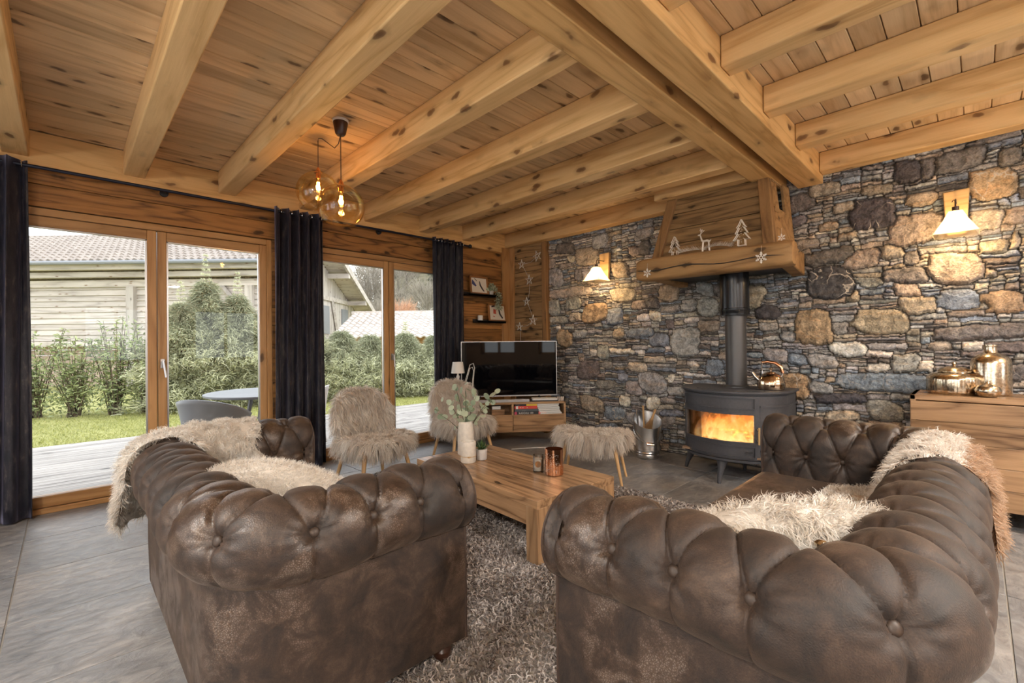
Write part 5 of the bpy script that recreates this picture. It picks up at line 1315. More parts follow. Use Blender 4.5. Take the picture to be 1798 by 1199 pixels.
# ================================================================== PENDANTS
def globe_verts(b, r, oz, M_=None):
    prof = []; a1 = math.asin(min(1, .72)); 
    for k in range(25):
        a = PI/2 - (PI/2 + .82) * k / 24; prof.append((max(.012, r*math.cos(a)), r*math.sin(a)*.97))
    prof.append((prof[-1][0]-.004, prof[-1][1]-.001))
    b.lathe([(x_, z_ + oz) for x_, z_ in prof], 48, cap0=False, cap1=False)
def pendant(loc, drop, label, cordpts, r=.158):
    e = empty('pendant_lamp', loc, 0, label, 'lamp')
    b = MB(); b.tube(cordpts, .0032, seg=6); b.build('cord', M['darkwood'], e, smooth=True)
    cz_ = -drop
    b = MB(); globe_verts(b, r, cz_); b.build('globe', M['amber'], e, smooth=True, auto=180)
    b = MB(); b.lathe([(.004, cz_ + r + .035), (.012, cz_ + r + .02), (.02, cz_ + r), (.028, cz_ + r - .006), (.028, cz_+r-.012), (.017, cz_ + r - .015), (.017, cz_ + r - .055), (.004, cz_+r-.056)], 20); b.build('socket', M['copper'], e, smooth=True)
    b = MB(); b.lathe([(.012, cz_+r-.056), (.02, cz_+r-.075), (.031, cz_+r-.12), (.026, cz_+r-.15), (.01, cz_+r-.165)], 20); bb_ = b.build('bulb', M['amber'], e, smooth=True)
    b = MB()
    for k in range(5): a = k*1.26; b.tube([(.008*math.cos(a), .008*math.sin(a), cz_+r-.08), (.011*math.cos(a+.5), .011*math.sin(a+.5), cz_+r-.14)], .0035, seg=5)
    b.build('filament', M['bulb'], bb_)
    lamp('pendant_light', 'POINT', (0, 0, cz_ + r - .11), 5, (1, .62, .28), e, .02)
    return e
P1 = pendant((1.395, 3.13, 2.80), .613, 'nearer amber glass globe hanging straight from the dark ceiling cup', [(0, 0, -.10), (0, 0, -.43)])
b = MB(); b.lathe([(.055, 0), (.056, -.012), (.05, -.016)], 28); b.build('canopy_plate', M['white'], P1, smooth=True)
b = MB(); b.lathe([(.05, -.012), (.049, -.03), (.036, -.095), (.026, -.108), (.004, -.112)], 28); b.build('canopy', M['darkwood'], P1, smooth=True)
dx, dy = 1.395 - 1.39, 3.13 - 3.52
pendant((1.39, 3.52, 2.80), .415, 'farther amber glass globe hanging from a ceiling hook behind the nearer one', [(0, 0, -.235), (0, 0, -.02), (0, -.015, -.005), (0, -.08, -.03), (.0, -.19, -.10), (.0, -.30, -.17), (0, -.365, -.16), (.004, -.388, -.112)])
# ================================================================== WALL LAMPS
def wall_lamp(y, label, power):
    e = empty('wall_lamp', (4.70, y, 2.14), 0, label, 'lamp')
    b = MB(); b.hexa([(-.04, -.052, -.17), (.0, -.052, -.17), (0, .056, -.17), (-.04, .05, -.17)], [(-.045, -.072, .155), (.0, -.072, .155), (0, .072, .15), (-.045, .07, .15)]); b.build('backplate', M['pine'], e, bevel=.006)
    b = MB(); b.tube([(-.04, 0, .055), (-.18, 0, .055), (-.20, 0, .045), (-.205, 0, .0)], .005); b.tube([(-.13, 0, .055), (-.13, .012, .065), (-.13, .02, .05)], .003); b.build('arm', M['darkwood'], e, smooth=True)
    b = MB(); b.lathe([(.005, .0), (.019, -.002), (.019, -.03), (.023, -.032), (.023, -.04), (.014, -.045), (.014, -.06)], 18, c=(-.205, 0, 0)); b.build('socket', M['darkwood'], e, smooth=True)
    b = MB(); cx = -.205
    def sq(h, z): return [(cx-h, -h, z), (cx+h, -h, z), (cx+h, h, z), (cx-h, h, z)]
    rings = [(.036, -.035), (.062, -.10), (.118, -.20), (.115, -.20), (.058, -.10), (.033, -.037)]; vs = []; fs = []
    for h, z in rings: vs += sq(h, z)
    for j in range(len(rings)-1):
        for i in range(4): fs.append((j*4+i, j*4+(i+1) % 4, (j+1)*4+(i+1) % 4, (j+1)*4+i))
    b.add(vs, fs); b.build('glass_shade', M['shade'], e, bevel=.004)
    b = MB(); b.sphere((cx, 0, -.115), (.017, .017, .028), 16, 10); b.tube([(cx, 0, -.06), (cx, 0, -.09)], .012); b.build('bulb', M['bulb_wall'], e, smooth=True)
    lamp('wall_light', 'POINT', (cx, 0, -.155), power, (1, .66, .33), e, .035)
wall_lamp(3.145, 'small glass wall lamp on a wooden plate between the niche and the mantel', 12)
wall_lamp(.095, 'large glass wall lamp on a wooden plate on the stone wall at right', 16)
# ceiling lights of the room behind the camera
for (lx, ly, pw) in ((-1.3, -1.2, 70), (1.5, -1.6, 90), (3.6, -1.9, 60), (-1.4, 1.6, 60)):
    e = empty('ceiling_lamp', (lx, ly, ZJ if False else 2.80), 0, 'round white ceiling lamp behind the camera', 'lamp', 'ceiling lamps behind the camera')
    b = MB(); b.lathe([(.05, 0), (.05, -.3), (.16, -.32), (.16, -.34)], 24); b.build('fitting', M['white'], e, smooth=True)
    lamp('lamp_light', 'AREA', (0, 0, -.36), pw, (1, .96, .90), e, .30)
for k, (lx, ly, pw) in enumerate(((-2.0, -2.8, 90), (3.7, -2.9, 80), (-2.1, .6, 70), (1.6, -3.1, 80))):  # unseen uplighters added as fill to brighten the ceiling
    e = empty('fill_uplighter', (lx, ly, 0), 0, 'added floor uplighter out of view behind the camera, fill for the ceiling', 'lamp', 'added fill uplighters behind the camera')
    b = MB(); b.lathe([(.14, 0), (.14, .02), (.015, .03), (.012, 1.70)], 24); b.build('pole', M['black'], e, smooth=True)
    b = MB(); b.lathe([(.03, 1.68), (.15, 1.78), (.16, 1.80), (.155, 1.80), (.03, 1.70)], 24, cap1=False); b.build('lamp_shade', M['white'], e, smooth=True)
    o = lamp('lamp_light', 'AREA', (0, 0, 1.80), pw, (1, .97, .92), e, .26); o.rotation_euler = (PI, 0, 0)

# ================================================================== MANTEL DECORATION
def star_tube(name, loc, pts, r, mat, parent=None): pass
M['silverwire'] = plain('silver_ornament', (.88, .83, .77), .3, .3)
ZM = 2.004
def xmas_tree(y, h, label):
    e = MB(); half = [(0, 1.0), (.10, .78), (.17, .70), (.09, .70), (.22, .47), (.12, .47), (.30, .22), (.12, .24), (.14, .0)]
    out = [(p[0]*h, p[1]*h) for p in half] + [(-p[0]*h, p[1]*h) for p in reversed(half[1:])]
    for dx_ in (-.014, .014): e.tube([(dx_, a, c2) for a, c2 in out], .0045, seg=6, closed=True)
    for a, c2 in out[::2]: e.tube([(-.014, a, c2), (.014, a, c2)], .003, seg=5)
    for k in range(10): q = k / 9; e.sphere((random.uniform(-.01, .01), random.uniform(-.1, .1)*h*(1-q*.7), h*(.15 + .6*q)), .004, 6, 4)
    o = e.build('metal_tree', M['silverwire'], None, smooth=True, loc=(4.03, y, ZM)); tag(o, label, 'ornament'); return o
xmas_tree(1.945, .175, 'smaller silver wire fir tree at the left end of the mantel'); xmas_tree(1.362, .215, 'larger silver wire fir tree near the right end of the mantel')
e = MB()
for sx in (-.03, .03):
    for dx_ in (-.008, .008): e.tube([(dx_, sx, 0), (dx_, sx*.9, .05), (dx_*.6, sx*.8, .085)], .0045, seg=6)
e.tube([(0, -.034, .08), (0, -.01, .092), (0, .02, .088), (0, .036, .10)], [.011, .010, .010, .009], seg=8); e.tube([(0, .034, .095), (0, .045, .135), (0, .05, .15)], [.008, .006, .005], seg=8); e.sphere((0, .058, .150), (.006, .014, .007), 8, 6)
for sx in (-1, 1): e.tube([(0, .048, .153), (sx*.012, .035, .175), (sx*.02, .02, .19)], .0028, seg=5); e.tube([(sx*.012, .035, .175), (sx*.012, .048, .19)], .0025, seg=5); e.tube([(sx*.016, .028, .182), (sx*.022, .04, .20)], .0025, seg=5)
e.tube([(0, -.034, .085), (0, -.046, .095)], .004, seg=6)
o = e.build('reindeer_figure', M['silverwire'], None, smooth=True, loc=(4.03, 1.66, ZM)); tag(o, 'small silver reindeer standing between the two fir trees on the mantel', 'ornament')
def sprig(y, x, rz, label):
    n = 260; t_ = rng.random(n); P = np.stack([.02*np.sin(t_*4), (t_-.5)*.24, .012 + .02*np.sin(t_*3)], 1); D = np.stack([rng.normal(size=n)*.7, .7*np.ones(n), .3 + rng.random(n)*.9], 1)
    V, F = strands(P, D, rng.uniform(.03, .055, n), .003, seg=1); V[:, 2] = np.maximum(V[:, 2], .001)
    o = fast_mesh('frosted_sprig', V, F, M['fur_white'], attrs={'tint': rep(rng.random(n), 4)}, loc=(x, y, ZM)); o.rotation_euler[2] = rz; tag(o, label, 'sprig')
sprig(1.78, 4.045, .1, 'frosted pine sprig left of the reindeer on the mantel'); sprig(1.58, 4.05, .1 + PI, 'frosted pine sprig right of the reindeer on the mantel')
def snowflake(loc, r, label):
    e = MB()
    for k in range(6):
        a = k * PI/3 + PI/6; d = (math.cos(a), math.sin(a)); e.tube([(0, d[0]*r*.2, d[1]*r*.2), (0, d[0]*r, d[1]*r)], r*.10, seg=5)
        for q, l_ in ((.45, .28), (.72, .2)):
            for s_ in (-1, 1): a2 = a + s_*.9; e.tube([(0, d[0]*r*q, d[1]*r*q), (0, d[0]*r*q + math.cos(a2)*r*l_, d[1]*r*q + math.sin(a2)*r*l_)], r*.085, seg=5)
    e.tube([(0, r*.24*math.cos(k*.524), r*.24*math.sin(k*.524)) for k in range(12)], r*.07, seg=5, closed=True); e.tube([(0, 0, r), (.01, 0, r + .05)], .001, seg=4)
    o = e.build('snowflake', M['silverwire'], None, loc=loc); tag(o, label, 'ornament')
snowflake((3.942, 2.18, 1.865), .042, 'white snowflake hanging on the left end of the mantel'); snowflake((3.942, 1.19, 1.868), .046, 'white snowflake hanging on the right end of the mantel'); snowflake((4.135, 1.095, 2.04), .03, 'small snowflake at the foot of the hood right side')
b = MB(); b.tube([(4.18, .985, 1.915), (4.06, .90, 1.93), (4.05, .82, 1.935)], .005, seg=6); o = b.build('wooden_twig', M['greywood'], None, smooth=True); tag(o, 'thin wooden twig sticking out of the right end of the mantel', 'twig')

# ================================================================== NICHE: shelves, frames, plant, garland
def shelf(x0, x1, z, label):
    b = MB(); b.box(0, x1-x0, -.11, 0, 0, .02); b.box(0, x1-x0, -.012, 0, 0, .05); b.box(0, x1-x0, -.11, -.104, 0, .03)
    o = b.build('picture_shelf', M['black'], None, loc=(x0, YW - .005, z)); tag(o, label, 'shelf')
shelf(3.80, 4.33, 1.865, 'upper black picture shelf in the corner niche'); shelf(3.955, 4.48, 1.505, 'lower black picture shelf in the corner niche')
M['paper2'] = plain('print_paper', (.74, .70, .62), .7); M['ink_blue'] = plain('ink_blue', (.05, .07, .22), .6); M['ink_red'] = plain('ink_red', (.5, .08, .05), .6); M['ink_dark'] = plain('ink_dark', (.03, .025, .03), .6)
def frame(x, z, w, h, label, fig, tilt=.12, y=YW-.085, rz=0):
    e = empty('framed_print', (x, y, z), rz, label, 'picture frame'); e.rotation_euler = (-tilt, 0, rz)
    b = MB(); t_ = .024
    for a in ((-w/2, w/2, 0, t_), (-w/2, w/2, h-t_, h), (-w/2, -w/2+t_, 0, h), (w/2-t_, w/2, 0, h)): b.box(a[0], a[1], -.012, .012, a[2], a[3])
    b.build('frame', M['frame_pic'], e, bevel=.002)
    b = MB(); b.box(-w/2+.01, w/2-.01, .0, .006, .01, h-.01); pr = b.build('print', M['paper2'], e)
    for (mt, poly) in fig:
        b = MB(); b.add([(p[0]*w, -.0015, p[1]*h) for p in poly], [tuple(range(len(poly)))]); b.build('drawing', M[mt], pr)
skier = [(.02, .75), (.07, .72), (.10, .55), (.20, .35), (.28, .22), (.22, .18), (.12, .32), (.03, .50)]
frame(4.02, 1.886, .32, .25, 'framed print of two jumping skiers on the upper black shelf', [('ink_dark', skier), ('ink_dark', [(.05, .45), (.26, .16), (.28, .17), (.07, .47)]), ('ink_blue', [(-.36, .80), (-.28, .72), (-.14, .48), (-.20, .42), (-.38, .55)]), ('ink_dark', [(-.20, .88), (-.10, .74), (-.12, .72), (-.24, .86)])])
frame(4.345, 1.526, .33, .25, 'framed red and black ski print on the lower black shelf', [('ink_red', [(-.22, .45), (-.06, .42), (-.06, .66), (-.20, .72)]), ('ink_dark', [(.08, .80), (.14, .78), (.20, .45), (.34, .22), (.26, .18), (.10, .45)]), ('ink_dark', [(-.30, .88), (-.12, .92), (-.1, .85), (-.3, .8)]), ('ink_red', [(-.24, .28), (-.14, .26), (-.14, .30), (-.24, .32)])], tilt=.10)
b = MB(); b.lathe([(.036, 0), (.036, .075), (.033, .078), (.03, .07), (.004, .07)], 20); o = b.build('candle_jar', M['white'], None, smooth=True, loc=(4.045, YW-.06, 1.526)); tag(o, 'small white candle on the lower black shelf', 'candle')
# trailing plant
e = empty('hanging_plant', (4.24, YW - .06, 1.886), 0, 'small trailing silver-green plant at the end of the upper shelf', 'plant')
b = MB(); b.lathe([(.035, 0), (.045, .07), (.04, .07), (.035, .06), (.004, .06)], 18); b.build('pot', M['ceramg'], e, smooth=True)
n = 520; a = rng.random(n) * 6.28; k = rng.random(n); tr_ = rng.random(n) < .45
P = np.stack([np.cos(a)*.10*np.sqrt(k), np.sin(a)*.035*np.sqrt(k) - .03, .07 + .10*(1-k)*rng.random(n)], 1); P[tr_, 2] = -.24 * rng.random(tr_.sum()) + .05; P[tr_, 0] = .09 + rng.normal(size=tr_.sum())*.022 * 1.2; P[tr_, 1] = -.065 + rng.normal(size=tr_.sum())*.01
V, F = strands(P, rng.normal(size=(n, 3)), .028, .018, seg=2); fast_mesh('leaves', V, F, M['eucal'], e, attrs={'tint': rep(rng.random(n), 6)})
# star garland on the panel
G = empty('star_garland', (4.63, 4.36, 2.30), 0, 'string of small white wicker stars on the corner board panel', 'garland')
sts = [(4.20, 2.41, .075), (4.50, 2.335, .065), (4.355, 2.10, .072), (4.41, 1.80, .062), (4.29, 1.535, .075), (4.555, 1.455, .06)]
b = MB(); pth = [(0, s_[0]-4.36, s_[1]-2.30) for s_ in sts]
for p0, p1 in zip(pth[:-1], pth[1:]): b.tube([p0, (-.004, (p0[1]+p1[1])/2 - .02, (p0[2]+p1[2])/2 - .03), p1], .002, seg=5)
b.tube([pth[-1], (-.0, pth[-1][1]-.01, pth[-1][2]-.2)], .002, seg=5); b.build('string', M['paper'], G)
for (y_, z_, r_) in sts:
    b = MB(); ang0 = random.uniform(-.3, .3); pp = [(0, r_*math.sin(ang0 + k*4*PI/5), r_*math.cos(ang0 + k*4*PI/5)) for k in range(5)]
    b.tube(pp, .0068, seg=5, closed=True); b.build('star', M['white'], G, loc=(-.012, y_-4.36, z_-2.30))

# ================================================================== ON THE TV CABINET
def on_tc(a, c2, z): return tvp(a, c2, z)
b = MB(); b.box(-.11, .11, -.09, .09, 0, .22); o = b.build('speaker_box', M['paper'], None, bevel=.006, loc=on_tc(.125, .16, zt_)); o.rotation_euler[2] = TVR; tag(o, 'white box carrying the small table lamp', 'box')
TL = empty('table_lamp', on_tc(.115, .16, zt_ + .22), 0, 'small white table lamp on the white box left of the television', 'lamp')
b = MB(); b.lathe([(.06, 0), (.06, .015), (.055, .04), (.018, .045), (.014, .06), (.022, .085), (.012, .11), (.012, .14)], 24); b.build('base', M['white'], TL, smooth=True)
b = MB(); b.lathe([(.082, .13), (.062, .265), (.0605, .265), (.08, .131)], 32, cap0=False, cap1=False); b.build('lamp_shade', M['white'], TL, smooth=True)
b = MB(); q0 = on_tc(.20, .12, zt_ + .23); cv = [Vector((.0, 0, .02)), Vector((.03, 0, .12)), Vector((.06, 0, .22)), Vector((.10, 0, .235)), Vector((.115, 0, .18)), Vector((.10, 0, .05)), Vector((.085, 0, -.2))]
b.tube([u_*p.x + Vector((0, 0, p.z)) for p in cv], .004, seg=6); b.tube([u_*(p.x*.8+.01) + v_*.01 + Vector((0, 0, p.z*.85 - .01)) for p in cv], .004, seg=6); o = b.build('white_cable', M['white'], None, smooth=True, loc=q0); tag(o, 'white cable looping up between table lamp and television', 'cable')
M['c_black'] = plain('cover_black', (.02, .02, .022), .45); M['c_red'] = plain('cover_red', (.62, .06, .04), .45); M['c_yel'] = plain('cover_yellow', (.78, .56, .06), .45); M['c_slate'] = plain('cover_slate', (.07, .09, .10), .45); M['c_magenta'] = plain('cover_magenta', (.5, .06, .12), .45); M['c_coral'] = plain('cover_coral', (.78, .18, .16), .45)
SH0 = .366
def text(body, size, mat, parent, loc, rot, ext=.0004):
    c_ = bpy.data.curves.new('lettering_curve', 'FONT'); c_.body = body; c_.size = size; c_.extrude = ext; c_.align_x = 'LEFT'
    tmp = bpy.data.objects.new('tmp', c_); me = bpy.data.meshes.new_from_object(tmp); bpy.data.objects.remove(tmp); o_ = bpy.data.objects.new('lettering', me); COL.objects.link(o_); me.materials.clear(); me.materials.append(mat); o_.parent = parent; o_.location = loc; o_.rotation_euler = rot; return o_
def book(a, z, w, h, d, mat, label, extra=(), txt=None, c2=.02, cover=None):
    e = empty('book', on_tc(a, c2, z), TVR, label, 'book', 'books lying in the television cabinet')
    b = MB(); b.box(0, w, 0, .004, 0, h); b.box(0, w, 0, d, 0, .0015); b.box(0, w, 0, d, h-.0015, h); b.build('cover', M[mat], e)
    b = MB(); b.box(.002, w-.002, .004, d-.003, .0015, h-.0015); b.build('pages', M['paper'], e)
    for (x0, x1, mt) in extra: b = MB(); b.box(x0, x1, -.0006, .0, .0008, h-.0008); b.build('spine_band', M[mt], e)
    for (tx, sz, x0, mt) in (txt or []): text(tx, sz, M[mt], e, (x0, -.0012, (h - sz*.7)/2), (PI/2, 0, 0))
z_ = SH0
book(.780, z_, .385, .034, .24, 'c_black', 'thick black book with coral end and white capitals, bottom of the stack', [(0, .03, 'c_magenta'), (.29, .385, 'c_coral')], [('SUDOKU 100', .03, .05, 'paper')]); z_ += .035
book(.786, z_, .37, .030, .24, 'c_slate', 'slate book with a fine white title line, second in the stack', [(.34, .37, 'c_black')], [('............', .02, .08, 'paper')]); z_ += .031
book(.784, z_, .27, .034, .2, 'c_red', 'red book with spaced white letters, third in the stack', [(0, .012, 'c_red'), (.014, .04, 'paper')], [('M  H      A', .022, .06, 'paper')]); z_ += .035
book(.792, z_, .26, .026, .2, 'c_black', 'black and yellow book on top of the stack', [(.13, .26, 'c_yel')], [('.......', .018, .02, 'paper')])
for k in range(6):
    w_ = .255 + .012 * random.random(); b = MB(); b.box(0, w_, 0, .2, 0, .007); b.box(.002, w_-.002, .004, .2, .007, .0155); b.box(0, w_, 0, .2, .0155, .018)
    o = b.build('magazine', M['paper'], None, loc=on_tc(1.085 + .01*random.random() - (.008*k), .015, SH0 + k*.0215)); o.rotation_euler[2] = TVR
    tag(o, 'magazine in the white stack at the right of the cabinet shelf', 'magazine', 'white magazines stacked on the cabinet shelf')
for k in range(2): b = MB(); b.box(0, .10, 0, .16, 0, .016); o = b.build('booklet', M['paper'], None, loc=on_tc(1.17 - .0*k - .19 + .19*0 - .185*0, .19 + .0*k, SH0 + .13 + .018*k) if False else on_tc(.52, .08, SH0 + .062 + .018*k)); o.rotation_euler[2] = TVR; tag(o, ('lower' if k == 0 else 'upper') + ' pale booklet lying on the wooden box in the cabinet', 'booklet')
b = MB(); b.box(0, .155, 0, .15, 0, .06); o = b.build('wooden_box', M['table_x'], None, bevel=.002, loc=on_tc(.51, .06, SH0)); o.rotation_euler[2] = TVR; tag(o, 'small wooden box in the left compartment of the cabinet', 'box')
b = MB(); b.box(0, .30, 0, .14, 0, .022); o = b.build('white_box', M['paper'], None, bevel=.002, loc=on_tc(1.00, .04, zt_ + .012)); o.rotation_euler[2] = TVR - .06; tag(o, 'flat white case on top of the cabinet below the television', 'case')
b = MB(); b.box(0, .34, 0, .15, 0, .011); o = b.build('set_top_box', M['black'], None, loc=on_tc(.97, .03, zt_)); o.rotation_euler[2] = TVR; tag(o, 'thin black box under the flat white case', 'media box')
b = MB(); b.box(0, .72, 0, .055, 0, .032); o = b.build('soundbar', M['silver'], None, bevel=.003, loc=on_tc(.24, .01, zt_)); o.rotation_euler[2] = TVR; tag(o, 'long silver soundbar in front of the television', 'soundbar')
for k in range(4):
    b = MB(); b.tube([(0, 0, 0), (.006*(k-1.5), 0, .05)], .010, seg=10); o = b.build('wooden_stick', M['greywood'], None, smooth=True, loc=on_tc(1.315 + .02*k, .06, zt_)); tag(o, 'short upright wooden stick at the right end of the cabinet top', 'stick', 'wooden sticks on the cabinet top')
b = MB(); b.tube([(3.62, 3.72, .012), (3.9, 3.6, .004), (4.12, 3.40, .004)], .004, seg=6); o = b.build('floor_cable', M['white'], None, smooth=True); tag(o, 'thin white cable lying on the tiles under the television cabinet', 'cable')

# ================================================================== COFFEE TABLE ITEMS
ZT = .3605
e = empty('vase', (2.20, 2.765, ZT), 0, 'tall white ribbed ceramic vase on the coffee table', 'vase')
pr_ = [(.055, 0), (.062, .01)] + [(.0625 + .0012*(k % 2) - .010*(k/28)**4 - .0, .01 + .235*k/28) for k in range(1, 29)] + [(.046, .253), (.040, .255), (.038, .25), (.03, .1), (.004, .03)]
b = MB(); b.lathe(pr_, 40); b.build('body', M['ceram'], e, smooth=True)
EU = empty('eucalyptus_branches', (2.20, 2.765, ZT + .10), 0, 'green eucalyptus branches standing in the tall white vase', 'branches')
stems = [(-.13, .07, .33), (-.05, .06, .42), (.02, .02, .40), (.09, -.02, .34), (.15, -.13, .30), (.19, -.15, .36), (.05, .03, .26), (-.16, .14, .22)]
b = MB(); Ps = []; Ns = []
for (sx, sy, sz) in stems:
    c1_ = Vector((sx*.2, sy*.2, sz*.55)); p2 = Vector((sx, sy, sz)); pts = [Vector((0, 0, 0)).lerp(c1_, q/6).lerp(c1_.lerp(p2, q/6), q/6) for q in range(7)]; b.tube(pts, [.003]*4 + [.0022, .0018, .0012], seg=5)
    for q in range(3, 7):
        for s_ in (-1, 1): Ps.append(np.array(pts[q]) + rng.normal(size=3)*.012); Ns.append(rng.normal(size=3) + np.array([-.6, -.7, .4]))
b.build('stems', M['bark'], EU, smooth=True)
lv = []
for p, n_ in zip(Ps, Ns):
    n_ = n_ / np.linalg.norm(n_); a_ = np.cross(n_, rng.normal(size=3)); a_ /= np.linalg.norm(a_); c_ = np.cross(n_, a_); r_ = random.uniform(.017, .030)
    ring = [p + a_*r_*(1 + math.cos(t_)) * 1.05 + c_*r_*math.sin(t_) for t_ in np.linspace(0, 2*PI, 10, endpoint=False)]; cen = p + a_*r_*1.05 + n_*.003
    V = np.array(ring + [cen]); base = 0
    Q = np.array([[10, i, (i+1) % 10, (i+2) % 10] for i in range(0, 10, 2)]); lv.append((V, Q, random.random()))
V, F, T = merge(lv); fast_mesh('leaves', V, F, M['eucal'], EU, attrs={'tint': T})
e = empty('canister', (2.07, 2.575, ZT), 0, 'short white ceramic candle pot tied with a string', 'candle pot')
b = MB(); b.lathe([(.05, 0), (.054, .006), (.055, .145), (.053, .15), (.049, .15), (.048, .12), (.004, .12)], 36); b.build('pot', M['ceram'], e, smooth=True)
b = MB(); b.lathe([(.0555, .043), (.057, .045), (.0555, .047)], 36, cap0=False, cap1=False); b.cbox((-.03, -.045, .045), (.016, .016, .008)); b.build('string', M['wicker'], e)
SP = empty('succulent_pot', (2.18, 2.555, ZT), 0, 'small succulent in a round grey concrete pot on the coffee table', 'plant')
b = MB(); b.lathe([(.032, 0), (.037, .005), (.041, .078), (.037, .08), (.035, .065), (.004, .065)], 28); b.build('pot', M['ceramg'], SP, smooth=True)
n = 60; a = rng.random(n)*6.28; el = rng.uniform(.2, 1.5, n); D = np.stack([np.cos(a)*np.cos(el), np.sin(a)*np.cos(el), np.sin(el)], 1); V, F = strands(np.tile([0, 0, .07], (n, 1)) + D*.004, D, rng.uniform(.05, .08, n), .013, seg=4, tip=.08); fast_mesh('leaves', V, F, M['succ'], SP, attrs={'tint': rep(rng.random(n), 10)})
e = empty('glass_candle', (2.225, 2.035, ZT), 0, 'white candle in a clear glass with a copper round label', 'candle')
b = MB(); b.lathe([(.034, 0), (.036, .003), (.036, .112), (.0345, .112), (.0345, .012), (.004, .012)], 32); b.build('glass', M['jar'], e, smooth=True)
b = MB(); b.lathe([(.0335, .013), (.0335, .085), (.004, .084)], 28); b.build('wax', M['white'], e, smooth=True)
b = MB(); V = []; 
for k in range(20):
    t_ = 2*PI*k/20; a_ = R(218) + .55*math.cos(t_); V.append((.0368*math.cos(a_), .0368*math.sin(a_), .058 + .021*math.sin(t_)))
b.add(V, [tuple(range(20))]); b.build('round_label', M['frame_pic'], e)
e = empty('copper_votive', (2.255, 1.925, ZT), 0, 'shiny pierced copper candle holder on the coffee table', 'candle holder')
b = MB(); b.lathe([(.056, 0), (.059, .004), (.059, .165), (.0565, .165), (.0565, .01), (.004, .01)], 40); b.build('cylinder', M['copper'], e, smooth=True)
b = MB()
for k in range(95):
    a_ = R(200) + random.gauss(0, .75); zz_ = random.uniform(.02, .145) ; mm = Matrix.Translation((.0592*math.cos(a_), .0592*math.sin(a_), zz_)) @ Matrix.Rotation(a_, 4, 'Z') @ Matrix.Rotation(PI/2, 4, 'Y'); b.lathe([(.0014, -.0005), (.0014, .0006)], 6, M=mm)
b.build('pierced_dots', M['paper'], e)

# ================================================================== ASH BUCKET AND KETTLE
BK = empty('ash_bucket', (4.37, 2.44, 0), 0, 'galvanised steel bucket with slanted rim standing beside the stove', 'bucket')
b = MB(); seg = 40; vs = []; fs = []
rows = [(.105, 0), (.108, .006), (.112, .03), (.109, .036), (.114, .05), (.111, .056), (.116, .07), (.114, .075), (.125, .2), (.14, .30), (.135, .30), (.12, .2), (.105, .02)]
for j, (r_, z_) in enumerate(rows):
    for i in range(seg):
        a = 2*PI*i/seg; sl = 0
        if 8 < j < 11: sl = .055 * math.cos(a - R(45))
        vs.append((r_*math.cos(a), r_*math.sin(a), z_ + sl))
for j in range(len(rows)-1):
    for i in range(seg): fs.append((j*seg+i, j*seg+(i+1) % seg, (j+1)*seg+(i+1) % seg, (j+1)*seg+i))
fs.append(tuple(reversed(range(seg)))); fs.append(tuple((len(rows)-1)*seg+i for i in range(seg)))
vs = [(x_*1.06, y_*1.06, z_*1.32) for x_, y_, z_ in vs]; b.add(vs, fs); b.build('pail', M['steel'], BK, smooth=True)
b = MB(); hp = [(.146*math.cos(R(-45)+t_), .146*math.sin(R(-45)+t_), .30 - .135*math.sin(min(PI, -t_*1.0 if False else abs(t_)))) for t_ in np.linspace(0, -PI, 18)]; b.tube(hp, .003, seg=6)
hb = b.build('bail', M['steel'], BK, smooth=True); q = hp[9]; b = MB(); d_ = Vector(hp[10]) - Vector(hp[8]); d_.normalize(); b.tube([Vector(q) - d_*.035, Vector(q) + d_*.035], .011, seg=10); b.build('grip', M['copper'], hb, smooth=True)
for nm, x0, y0, x1, y1, top, mt, lb in (('fire_tool', -.01, .045, -.035, .075, .50, 'steel', 'steel fire shovel handle leaning in the bucket'), ('fire_poker', .0, .0, -.0, .02, .54, 'beech', 'wooden handled poker standing in the middle of the bucket')):
    b = MB(); b.tube([(x0, y0, .03), ((x0+x1)/2, (y0+y1)/2, .22), (x1, y1, top)], [.006, .008, .011], seg=8); b.cbox((x0, y0, .03), (.03, .04, .02)); o = b.build(nm, M[mt], None, smooth=True, loc=(4.36, 2.46, 0)); tag(o, lb, 'fire tool')
BR = empty('hearth_brush', (4.36, 2.46, 0), 0, 'straw hearth brush with wooden handle leaning out of the bucket', 'brush')
d0, d1 = Vector((-.01, -.02, .25)), Vector((.02, -.11, .51)); b = MB(); b.tube([d0.lerp(d1, .55), d1], [.014, .011], seg=10); b.build('handle', M['beech'], BR, smooth=True)
n = 500; P = np.tile(np.array(d0.lerp(d1, .58)), (n, 1)) + rng.normal(size=(n, 3))*.006; D = np.array(d0 - d1)[None] / (d0-d1).length + rng.normal(size=(n, 3))*.16; V, F = strands(P, D, rng.uniform(.10, .14, n), .0035, seg=1); fast_mesh('bristles', V, F, M['fur_tan'], BR, attrs={'tint': rep(.6 + .4*rng.random(n), 4)})
KT = empty('kettle', (4.30, 1.235, .79), R(12), 'shiny round kettle with a copper-coloured arched handle on the stove', 'kettle'); KT.scale = (1.14, 1.14, 1.14)
b = MB(); seg = 48; rows = [(.075, 0), (.086, .006), (.092, .03), (.091, .06), (.080, .092), (.055, .118), (.032, .126)]; vs = []; fs = []
for (r_, z_) in rows:
    for i in range(seg): a = 2*PI*i/seg; rr = r_*(1 + .02*math.cos(a*16)*(1 if .01 < z_ < .12 else 0)); vs.append((rr*math.cos(a), rr*math.sin(a), z_))
for j in range(len(rows)-1):
    for i in range(seg): fs.append((j*seg+i, j*seg+(i+1) % seg, (j+1)*seg+(i+1) % seg, (j+1)*seg+i))
fs.append(tuple(reversed(range(seg)))); fs.append(tuple((len(rows)-1)*seg+i for i in range(seg)))
